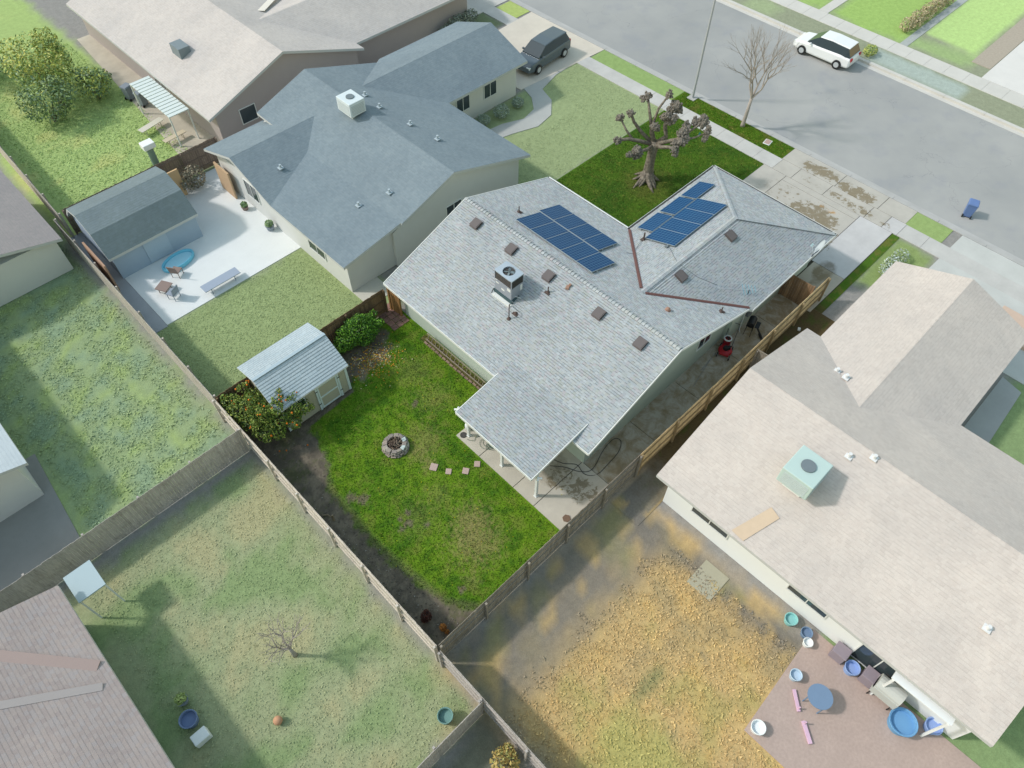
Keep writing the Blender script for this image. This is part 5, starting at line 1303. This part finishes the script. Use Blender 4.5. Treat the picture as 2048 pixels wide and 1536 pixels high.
# far house
fh = thing('pinkish_roofed_house', 'neighbour house with pale pinkish-grey roof at the top left', 'house', (22, 48, 0))
b = MB(); b.b2(15.4, 26.6, 42.3, 62, 0, 2.5); b.b2(26.6, 38, 43.4, 52, 0, 2.5); gable_wall(b, 42.3, 15.4, 26.6, 20.9, 2.5, 4.5)
obj('wall', b, WSH, fh, world=True)
g1 = lambda x, y: 2.55 + (x - 14.8) * .3525; g2 = lambda x, y: 2.55 + (27.0 - x) * .3525; g3 = lambda x, y: 2.55 + (y - 42.8) * .36; g4 = lambda x, y: 2.55 + (51.8 - y) * .36
plane_roof(fh, [(PF([(14.8, 41.9), (14.8, 62), (20.9, 62), (20.9, 41.9)], g1), (0, 1, 0), (14.8, 0, 2.55)),
    (PF([(27.0, 41.9), (20.9, 41.9), (20.9, 47.3), (22.4, 47.3), (27.0, 42.8)], g2), (0, 1, 0), (27.0, 0, 2.55)),
    (PF([(20.9, 47.3), (20.9, 62), (27.0, 62), (27.0, 51.8), (22.4, 47.3)], g2), (0, 1, 0), (27.0, 0, 2.55)),
    (PF([(22.4, 47.3), (27.0, 42.8), (38.4, 42.8), (38.4, 47.3)], g3), (1, 0, 0), (0, 42.8, 2.55)),
    (PF([(22.4, 47.3), (38.4, 47.3), (38.4, 51.8), (27.0, 51.8)], g4), (1, 0, 0), (0, 51.8, 2.55))], FARR)
window(fh, 17.6, 42.3, 1.0, 1.2, 1.1, '-y', split=False); window(fh, 21.4, 42.3, 1.0, 1.2, 1.1, '-y', split=False)
window(fh, 15.4, 50, .8, 1.8, 1.3, '-x')
fr_ = [c for c in fh.children if c.name.startswith('roof')][0]
b = MB(); b.b2(16.7, 17.5, 48.1, 49.3, 3.2, 3.9); obj('roof_hatch', b, M('hatch', C(130, 142, 148), .1), fr_)
b = MB(); strip_on(b, (23.5, 48.8, 3.8), (27.5, 52.6, 2.7), .5, .03, .03); obj('valley_flashing', b, M('flash_pale', C(232, 226, 216), .03), fr_)
# tan-roofed house on the right
th_ = thing('tan_roofed_house', 'neighbour house with pale tan roof and white rear wall on the right', 'house', (21, 0, 0))
b = MB(); b.b2(15.75, 26.5, -8.0, 5.9, 0, 2.5); b.b2(26.5, 33.9, -1.2, 5.1, 0, 2.5)
gable_wall(b, 5.75, 15.75, 26.5, 21.1, 2.5, 4.3); gable_wall(b, -8.0, 15.75, 26.5, 21.1, 2.5, 4.3)
b.add([(33.9, -1.2, 2.4), (33.9, 5.1, 2.4), (33.9, 2.0, 3.6)], [(0, 1, 2)])
obj('wall', b, WWH, th_, world=True)
ZR = 4.7
h1 = lambda x, y: 2.55 + (x - 15.2) * .3644; h2 = lambda x, y: 2.55 + (27.0 - x) * .3644; h3 = lambda x, y: 2.55 + (5.6 - y) * .361; h4 = lambda x, y: 2.55 + (y + 1.6) * .361
plane_roof(th_, [(PF([(15.2, -8.4), (15.2, 6.35), (21.1, 6.35), (21.1, -8.4)], h1), (0, 1, 0), (15.2, 0, 2.55)),
    (PF([(21.1, -8.4), (27.0, -8.4), (27.0, -1.6), (23.43, 2.0), (21.1, 2.0)], h2), (0, 1, 0), (27.0, 0, 2.55)),
    (PF([(21.1, 2.0), (23.43, 2.0), (27.0, 5.6), (27.0, 6.35), (21.1, 6.35)], h2), (0, 1, 0), (27.0, 0, 2.55)),
    (PF([(23.43, 2.0), (27.0, 5.6), (34.5, 5.6), (34.5, 2.0)], h3), (1, 0, 0), (0, 5.6, 2.55)),
    (PF([(23.43, 2.0), (34.5, 2.0), (34.5, -1.6), (27.0, -1.6)], h4), (1, 0, 0), (0, -1.6, 2.55))], TAN)
window(th_, 15.75, 3.6, 1.05, 1.9, 1.0, '-x'); window(th_, 15.75, -1.2, 1.05, 1.8, 1.0, '-x'); window(th_, 15.75, -4.5, .1, 1.8, 2.0, '-x')
tr_ = [c for c in th_.children if c.name.startswith('roof')][0]
for x, y, z in [(20.4, 1.0, 4.43), (20.9, .25, 4.63), (25.0, 3.8, 3.25), (24.8, 3.3, 3.45), (22.4, -7.5, 4.2), (17.8, -8.0, 3.5), (18.2, -6.2, 3.65)]:
    b = MB(); b.cyl((x, y, z - .1), (x, y, z + .25), .08, n=8); b.box((x, y, z + .04), (.3, .3, .03)); obj('roof_vent', b, M('vent_white', C(228, 230, 230), .03), tr_)
b = MB(); b.prism([(16.85, 1.5), (17.0, 2.0), (15.35, 2.6), (15.3, 2.0)], 0, .01)
b.v = [(x, y, 2.55 + (x - 15.2) * .3644 + .03 + (.01 if z > 0 else 0)) for x, y, z in b.v]; obj('rust_stain', b, M('rust_stain', C(206, 186, 162), .08, 3), tr_)
cooler('pale green rooftop cooler with a rust streak on the tan roof', (18.35, 1.85, 4.05), 1.5, 1.35, .95, M('cooler_green', C(190, 212, 208), .04), base=.1)
b = MB(); b.b2(15.0, 15.7, -7.2, -4.9, 2.1, 2.16); obj('awning', b, WWH, th_, world=True)
for y in (-5.0, -7.1):
    b = MB(); b.b2(14.98, 15.06, y - .04, y + .04, 0, 2.1); obj('awning_post', b, WWH, th_, world=True)
# corner houses at the left edge
ch = thing('rose_roofed_house', 'house with dull pinkish-brown roof at the lower left corner', 'house', (-8, 12, 0))
b = MB(); b.b2(-18, -5.6, 2, 18.9, 0, 2.5); obj('wall', b, M('wall_bluegrey', C(168, 182, 186), .04), ch, world=True)
plane_roof(ch, [([(-5.15, 19.4, 2.6), (-5.15, 1.5, 2.6), (-11.5, 1.5, 4.9), (-11.5, 19.4, 4.9)], (0, 1, 0), (-5.15, 0, 2.6)), ([(-18, 1.5, 2.6), (-18, 19.4, 2.6), (-11.5, 19.4, 4.9), (-11.5, 1.5, 4.9)], (0, 1, 0), (-18, 0, 2.6))], ROSE)
chr_ = [c for c in ch.children if c.name.startswith('roof')][0]
b = MB(); strip_on(b, (-5.6, 14.6, 2.76), (-9.4, 16.6, 4.14), .28, .03, .02); obj('patch', b, M('patch_pale', C(180, 172, 170), .04), chr_)
b = MB(); strip_on(b, (-5.4, 15.4, 2.69), (-8.4, 18.6, 3.78), .4, .03, .02); obj('patch', b, M('patch_pink', C(178, 158, 152), .04), chr_)
ch2 = thing('pale_blue_roofed_house', 'corner of a house with pale blue roof at the left edge', 'house', (-6, 30, 0))
b = MB(); b.b2(-14, -4.2, 25.8, 40, 0, 2.6); obj('wall', b, WLB, ch2, world=True)
plane_roof(ch2, [([(-3.7, 25.4, 2.75), (-9, 25.4, 4.4), (-9, 40, 4.4), (-3.7, 40, 2.75)], (0, 1, 0), (-3.7, 0, 2.75)), ([(-14.4, 25.4, 2.75), (-14.4, 40, 2.75), (-9, 40, 4.4), (-9, 25.4, 4.4)], (0, 1, 0), (-14.4, 0, 2.75))], PALEB)
ch3 = thing('mauve_roofed_outbuilding', 'low building with grey-mauve roof left of the slate-roofed house shed', 'outbuilding', (0, 44, 0))
b = MB(); b.b2(-6, 3.2, 38.6, 46.4, 0, 2.3); obj('wall', b, WLB, ch3, world=True)
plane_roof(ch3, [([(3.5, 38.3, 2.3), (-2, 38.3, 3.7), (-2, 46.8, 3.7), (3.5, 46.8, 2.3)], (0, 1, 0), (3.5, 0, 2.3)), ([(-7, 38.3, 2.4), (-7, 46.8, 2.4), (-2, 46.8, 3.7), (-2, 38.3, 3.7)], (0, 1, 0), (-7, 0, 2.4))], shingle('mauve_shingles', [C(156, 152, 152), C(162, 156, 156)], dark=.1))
# opposite houses beyond the street (just outside or at the frame edge)
# neighbour's shed
ns = thing('gambrel_shed', 'grey-blue barn shaped shed with pale wall on the white patio', 'shed', (7.3, 38.6, 0))
b = MB(); b.b2(4.85, 9.9, 35.9, 40.6, 0, 1.75)
for x in (4.86, 9.75): b.add([(x, 35.9, 1.7), (x, 40.6, 1.7), (x, 39.6, 2.75), (x, 38.2, 3.15), (x, 36.8, 2.75), (x + .14, 35.9, 1.7), (x + .14, 40.6, 1.7), (x + .14, 39.6, 2.75), (x + .14, 38.2, 3.15), (x + .14, 36.8, 2.75)], [(0, 1, 2, 3, 4), (9, 8, 7, 6, 5), (0, 5, 6, 1), (1, 6, 7, 2), (2, 7, 8, 3), (3, 8, 9, 4), (4, 9, 5, 0)])
obj('wall', b, M('shed_blue', C(166, 184, 202), .04), ns, world=True)
e0, e1 = 4.65, 10.05
plane_roof(ns, [([(e0, 35.7, 1.75), (e1, 35.7, 1.75), (e1, 36.75, 2.85), (e0, 36.75, 2.85)], (1, 0, 0), (0, 35.7, 1.75)), ([(e0, 36.75, 2.85), (e1, 36.75, 2.85), (e1, 38.2, 3.28), (e0, 38.2, 3.28)], (1, 0, 0), (0, 36.75, 2.85)),
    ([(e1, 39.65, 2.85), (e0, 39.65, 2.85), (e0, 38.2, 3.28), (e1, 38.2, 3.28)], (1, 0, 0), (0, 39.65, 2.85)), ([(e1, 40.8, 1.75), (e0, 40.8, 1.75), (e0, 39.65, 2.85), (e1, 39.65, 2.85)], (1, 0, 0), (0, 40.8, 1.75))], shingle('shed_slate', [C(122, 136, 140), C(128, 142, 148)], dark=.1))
b = MB(); b.b2(6.6, 8.0, 35.86, 35.898, .05, 1.65); obj('door', b, M('shed_door', C(176, 194, 210), .03), ns, world=True)

# things in the neighbours' yards
b = MB(); n = 28
pl = thing('paddling_pool', 'bright blue oval paddling pool in front of the barn shaped shed', 'paddling pool', (7.75, 34.9, .01), .15)
vs = []; prf = [(1.0, 0), (1.04, .12), (1.02, .26), (.94, .26), (.92, .14), (.9, .06)]
for r_, z in prf:
    for k in range(n):
        a = 2 * math.pi * k / n; vs.append((1.0 * r_ * math.cos(a), .55 * r_ * math.sin(a), z))
b.add(vs, [(i * n + k, i * n + (k + 1) % n, (i + 1) * n + (k + 1) % n, (i + 1) * n + k) for i in range(len(prf) - 1) for k in range(n)] + [tuple(range((len(prf) - 1) * n, len(prf) * n))])
obj('rim', b, M('pool_blue', C(120, 200, 226), .05, 3, .4), pl, smooth=True)
b = MB(); b.prism([(.88 * math.cos(2 * math.pi * k / n), .48 * math.sin(2 * math.pi * k / n)) for k in range(n)], .08, .12); obj('water', b, M('pool_water', C(170, 220, 236), .05, 2, .1), pl)
def lawn_chair(label, loc, rz, col, group=None):
    t_ = thing('garden_chair', label, 'chair', loc, rz, group)
    b = MB(); b.box((0, 0, .42), (.5, .5, .04)); obj('seat', b, col, t_); b = MB(); b.box((-.27, 0, .68), (.04, .5, .5), rot=Matrix.Rotation(-.2, 3, 'Y')); obj('backrest', b, col, t_)
    for x in (-.22, .22):
        for y in (-.22, .22):
            b = MB(); b.cyl((x, y, 0), (x, y, .41), .02, n=6); obj('leg', b, col, t_)
    return t_
BRN = M('brown_furniture', C(150, 132, 124), .08); GRF = M('grey_furniture', C(150, 160, 172), .08); TEALF = M('teal_plastic', C(150, 208, 206), .05); BLU = M('blue_plastic', C(150, 176, 224), .05); NAVY = M('navy_plastic', C(120, 144, 172), .08); PNK = M('pink_plastic', C(220, 186, 208), .05)
lawn_chair('brown garden chair in the middle of the white patio', (7.2, 34.0, 0), .6, BRN)
lawn_chair('grey garden chair on the white patio nearest the fence', (6.2, 32.6, 0), 2.0, GRF)
def table(label, loc, rz, w_, l_, h, col, round_=False):
    t_ = thing('garden_table', label, 'table', loc, rz); b = MB()
    if round_: b.cyl((0, 0, h - .04), (0, 0, h), w_ / 2, n=24)
    else: b.box((0, 0, h - .02), (w_, l_, .04))
    obj('tabletop', b, col, t_)
    for x in (-1, 1):
        for y in (-1, 1):
            b = MB(); b.cyl((x * w_ * .33, y * l_ * .33, 0), (x * w_ * .33, y * l_ * .33, h - .04), .025, n=6); obj('leg', b, col, t_)
    return t_
table('low dull blue bench table on the white patio edge by the lawn', (8.6, 31.6, 0), 0, 2.2, .6, .45, M('bench_blue', C(160, 172, 188), .05))
table('brown low table beside the chairs on the white patio', (6.1, 33.4, 0), .5, .7, .7, .4, BRN)
def planter(label, loc, s, col, lc, group=None):
    t_ = thing('planter', label, 'planter', loc, 0, group); b = MB(); b.lathe([(s * .6, 0), (s * .8, s * .9), (s * .85, s * .95), (s * .7, s * .93)], n=14); obj('pot', b, col, t_)
    obj('foliage', leaves(260, [((0, 0, s * 1.5), (s * .8, s * .8, s * .6))], .07, lc), LEAF, t_); return t_
PG_ = [C(130, 158, 110), C(148, 172, 120), C(110, 140, 100)]
planter('dark planter against the rear wall of the slate-roofed house', (13.1, 33.6, 0), .32, GRF, PG_)
planter('small planter nearer the shed along the slate-roofed house rear wall', (13.0, 36.2, 0), .26, BRN, PG_)
b = MB(); b.b2(13.1, 13.2, 37.4, 39.0, .0, 1.9); single('plywood_sheet', b, M('ply_orange', C(200, 172, 140), .05), 'orange plywood sheet leaning at the slate-roofed house rear wall', 'board')
b = MB(); b.b2(10.3, 11.2, 39.9, 40.0, .0, 1.9); single('storage_door', b, M('ply_tan', C(214, 182, 140), .05), 'tan wooden door panel leaning by the brown fence next to the barn shaped shed', 'board')
b = MB(); b.b2(4.2, 4.3, 35.2, 37.8, 0, 1.9); single('rusty_sheet', b, M('ply_rust', C(176, 144, 122), .05), 'rusty orange panel against the rear fence behind the barn shaped shed', 'panel')
dvt = thing('dovecote', 'green post with white box top behind the barn shaped shed', 'post', (10.9, 42.6, 0))
b = MB(); b.cyl((0, 0, 0), (0, 0, 2.2), .22, n=12); obj('post', b, M('post_green', C(128, 150, 138), .05), dvt)
b = MB(); b.box((0, 0, 2.35), (.75, .6, .35)); obj('box', b, WWH, dvt, bevel=.03)
shrub('brown_shrub', 'brownish shrub in the patio corner next to the plywood sheet', (12.0, 40.0, 0), [((0, 0, .9), (.7, .7, .8)), ((-.6, .0, .8), (.5, .5, .6))], 900, .09, [C(138, 130, 110), C(126, 128, 108), C(150, 138, 116)])
def big_shrub(label, loc, r, n, cols, name='large_shrub', cat='shrub'):
    rd = random.Random(int(loc[0] * 10 + loc[1])); cl = [((0, 0, r * .9), (r, r, r * .8))]
    for k in range(14):
        a = rd.uniform(0, 6.28); q = rd.uniform(.4, 1.0) * r; cl.append(((math.cos(a) * q, math.sin(a) * q, r * rd.uniform(.5, 1.5)), (r * .38, r * .38, r * .33)))
    s_ = thing(name, label, cat, loc); obj('crown', leaves(n, cl, .11, cols), LEAF, s_); b = MB(); limbs(b, (0, 0, 0), [c[0] for c in cl[:6]], .07, 3); b.cyl((0, 0, -.05), (0, 0, .5), .1, .08, 8); obj('trunk', b, BARK, s_)
YG = [C(166, 184, 96), C(186, 190, 92), C(140, 168, 92), C(120, 148, 92), C(196, 196, 110)]; DG = [C(120, 144, 104), C(104, 132, 100), C(136, 160, 104), C(150, 170, 100)]
big_shrub('large yellow-green shrub with golden leaves at the upper left', (10.2, 56.8, 0), 2.3, 5200, YG)
big_shrub('darker green shrub growing at the foot of the golden one', (8.6, 53.0, 0), 1.7, 3000, DG)
big_shrub('green bushy shrub between the golden shrub and the cream yard slab', (12.0, 53.4, 0), 1.3, 2000, DG + YG[:2])
big_shrub('leafy shrub at the left edge of the bright overgrown yard', (7.4, 61.0, 0), 1.8, 2400, DG)
# clutter by the far house
for x, y, lb in [(13.6, 51.8, 'left grey bin of two under the eave of the pinkish-roofed house'), (13.9, 50.5, 'grey bin next to the pale awning of the pinkish-roofed house')]:
    wheelie(lb, (x, y, 0), .3, M('bin_grey', C(140, 148, 156), .05))
aw = thing('patio_awning', 'long pale slatted awning behind the pinkish-roofed house', 'awning', (14.0, 47, 0))
b = MB()
for k in range(14): b.b2(-.7, .7, -2.6 + k * .38, -2.6 + k * .38 + .3, 2.2, 2.25)
obj('canopy', b, M('awning_pale', C(214, 224, 222), .03), aw)
for x in (-.65, .65):
    for y in (-2.5, 2.6):
        b = MB(); b.b2(x - .04, x + .04, y - .04, y + .04, 0, 2.2); obj('post', b, WHITE, aw)
table('pale wooden bench across the cream slab behind the pinkish-roofed house', (12.9, 47.4, 0), .2, 1.8, .5, .45, M('bench_pale', C(214, 210, 196), .04))
table('second low bench on the cream slab nearest the brown fence', (13.4, 45.2, 0), .1, 1.6, .4, .45, M('bench_tan', C(206, 194, 170), .04))
# clutter on the brick patio at the lower right
def tub(label, loc, r, h, col, name='plastic_tub', cat='tub'):
    t_ = thing(name, label, cat, loc); b = MB(); b.lathe([(r * .8, 0), (r, h * .9), (r * 1.05, h), (r * .92, h * .98), (r * .9, h * .6)], n=22); obj('body', b, col, t_)
    b = MB(); b.tube([(r * 1.03 * math.cos(k * .3), r * 1.03 * math.sin(k * .3), h) for k in range(22)], .02, 5); obj('rim', b, col, t_); return t_
tub('large bright blue round tub at the lower right', (14.75, -6.3, 0), .5, .5, M('tub_blue', C(116, 168, 212), .05), cat='tub')
tub('periwinkle blue basin beside the large bright blue tub', (15.5, -7.2, 0), .3, .4, BLU)
tub('periwinkle blue bucket close to the white wall beside the dark window boxes', (15.2, -3.95, 0), .28, .4, BLU)
tub('pale blue bucket at the edge of the brick patio', (13.4, -2.55, 0), .22, .35, M('pale_blue_plastic', C(190, 210, 226), .04))
tub('teal bucket against the white wall', (15.15, -1.2, 0), .25, .35, TEALF)
tub('small blue bucket right of the teal bucket', (15.15, -1.95, 0), .22, .3, NAVY)
tub('small white bucket in front of the teal bucket', (14.85, -2.2, 0), .18, .3, WWH)
tub('white bucket at the outer corner of the brick patio', (10.75, -2.6, 0), .26, .35, WWH)
table('round slate-blue table in the middle of the brick patio', (13.2, -3.6, 0), 0, .95, .95, .72, NAVY, True)
b = MB(); b.box((0, 0, .06), (.8, .12, .08)); b.cyl((-.3, 0, .08), (-.3, 0, .3), .03, n=6); o = single('pink_toy', b, PNK, 'long pink toy on the brick patio beside the round table', 'toy'); o.location = (12.7, -3.1, .01); o.rotation_euler = (0, 0, .8)
b = MB(); b.box((0, 0, .06), (.8, .14, .1)); b.cyl((.3, 0, .08), (.3, 0, .35), .03, n=6); o = single('pink_toy', b, PNK, 'pink toy lying nearest the outer edge of the brick patio', 'toy'); o.location = (12.0, -4.0, .01); o.rotation_euler = (0, 0, .9)
bb = thing('barbecue', 'covered grey barbecue by the white wall of the tan-roofed house', 'barbecue', (15.2, -5.3, 0))
b = MB(); b.b2(-.35, .35, -.5, .5, .5, .95); b.cyl((0, -.5, .95), (0, .5, .95), .33, n=16); obj('cover', b, M('cover_grey', C(190, 194, 190), .05), bb)
for x in (-.28, .28):
    for y in (-.42, .42):
        b = MB(); b.cyl((x, y, 0), (x, y, .5), .025, n=6); obj('leg', b, BLACK, bb)
for y, lb in ((-3.3, 'first dark box nearest the small buckets'), (-4.6, 'second dark box nearest the barbecue')):
    b = MB(); b.box((0, 0, .32), (.5, .55, .6)); b.box((0, 0, .64), (.54, .6, .05)); o = single('storage_box', b, M('box_dark', C(150, 140, 150), .08), lb + ' along the white wall', 'storage box', bevel=.02); o.location = (15.35, y, .01)
# rose-roofed house clutter
tub('blue tub on the ground beside the rose-roofed house', (-4.35, 12.55, 0), .32, .45, M('tub_navy', C(120, 138, 172), .05))
planter('yellow-green plant in a pot beside the blue tub', (-4.2, 13.4, 0), .28, GRF, [C(164, 180, 110), C(150, 170, 100)])
b = MB(); b.box((0, 0, .2), (.6, .45, .4)); o = single('white_box', b, WWH, 'white box near the blue tub by the rose-roofed house', 'box', bevel=.03); o.location = (-4.35, 11.75, 0)
b = MB(); b.b2(-5.0, -3.9, 18.6, 20.0, 1.9, 1.96); ct = thing('lean_to', 'pale blue lean-to canopy at the corner of the rose-roofed house', 'canopy', (-4.5, 19.3, 0)); obj('canopy', b, M('canopy_blue', C(176, 194, 200), .04), ct, world=True)
for x in (-4.95, -3.95):
    b = MB(); b.b2(x - .03, x + .03, 18.63, 18.69, 0, 1.9); obj('post', b, WHITE, ct, world=True)
b = MB(); b.blob((0, 0, .18), (.18, .18, .18), 12, 8, .0); o = single('orange_ball', b, M('ball_orange', C(206, 158, 124), .03), 'orange ball on the olive green grass at the bottom left', 'ball', smooth=True); o.location = (-2.0, 10.25, 0)
tub('teal bin in the olive green yard near the fence corner', (2.6, 5.9, 0), .28, .5, M('teal_dull', C(120, 158, 152), .05))
shrub('golden_shrub', 'golden-yellow shrub at the bottom edge beside the fence', (3.1, 3.2, 0), [((0, 0, .6), (.55, .55, .5)), ((.3, .2, .5), (.3, .3, .3))], 900, .07, [C(190, 166, 96), C(176, 150, 84), C(160, 160, 96)])
# front bed of the slate-roofed house, shrubs opposite
for (x, y, r_, lb) in [(29.4, 32.4, .5, 'rounded front bed shrub nearest the slate roof valley'), (30.9, 32.2, .6, 'larger rounded shrub in the middle of the front bed by the curved path'), (32.6, 32.3, .45, 'small rounded shrub at the driveway end of the curved path bed')]:
    shrub('rounded_shrub', lb, (x, y, 0), [((0, 0, r_ * .8), (r_, r_, r_ * .75))], 900, .06, [C(150, 166, 150), C(130, 150, 126), C(166, 178, 160)], 'shrubs in the front bed of the slate-roofed house')
shrub('brown_hedge', 'brownish hedge beside the opposite lawn by the gravel strip', (62.0, 18.3, 0), [((k * .9, .1 * (-1) ** k, .5), (.7, .6, .5)) for k in range(8)], 2600, .09, [C(176, 164, 130), C(160, 158, 124), C(186, 172, 140)], cat='hedge')
shrub('street_side_shrub', 'yellow-green shrub on the verge behind the white SUV', (56.7, 18.6, 0), [((0, 0, .35), (.7, .5, .35))], 600, .07, YG)
shrub('dark_front_shrub', 'dark shrub in front of the pinkish-roofed house by the driveway', (36.4, 42.6, 0), [((0, 0, .7), (1.2, .7, .6)), ((1.4, .3, .6), (.8, .6, .5)), ((-1.3, .1, .5), (.7, .5, .5))], 1800, .09, [C(130, 142, 128), C(120, 130, 116), C(150, 160, 140)])
shrub('flower_bed_shrub', 'green and white shrub at the garage corner of the tan-roofed house', (36.6, 6.0, 0), [((0, 0, .4), (1.0, .6, .4)), ((1.2, .1, .35), (.7, .5, .35))], 1200, .07, [C(150, 168, 120), C(170, 184, 150), C(200, 212, 214)])
b = MB(); b.b2(36.4, 38.6, -2.2, .2, 0, .22); single('planter_wall', b, M('terracotta', C(208, 184, 166), .08, 4), 'low terracotta planter wall by the tan-roofed house driveway', 'planter wall', bevel=.03)
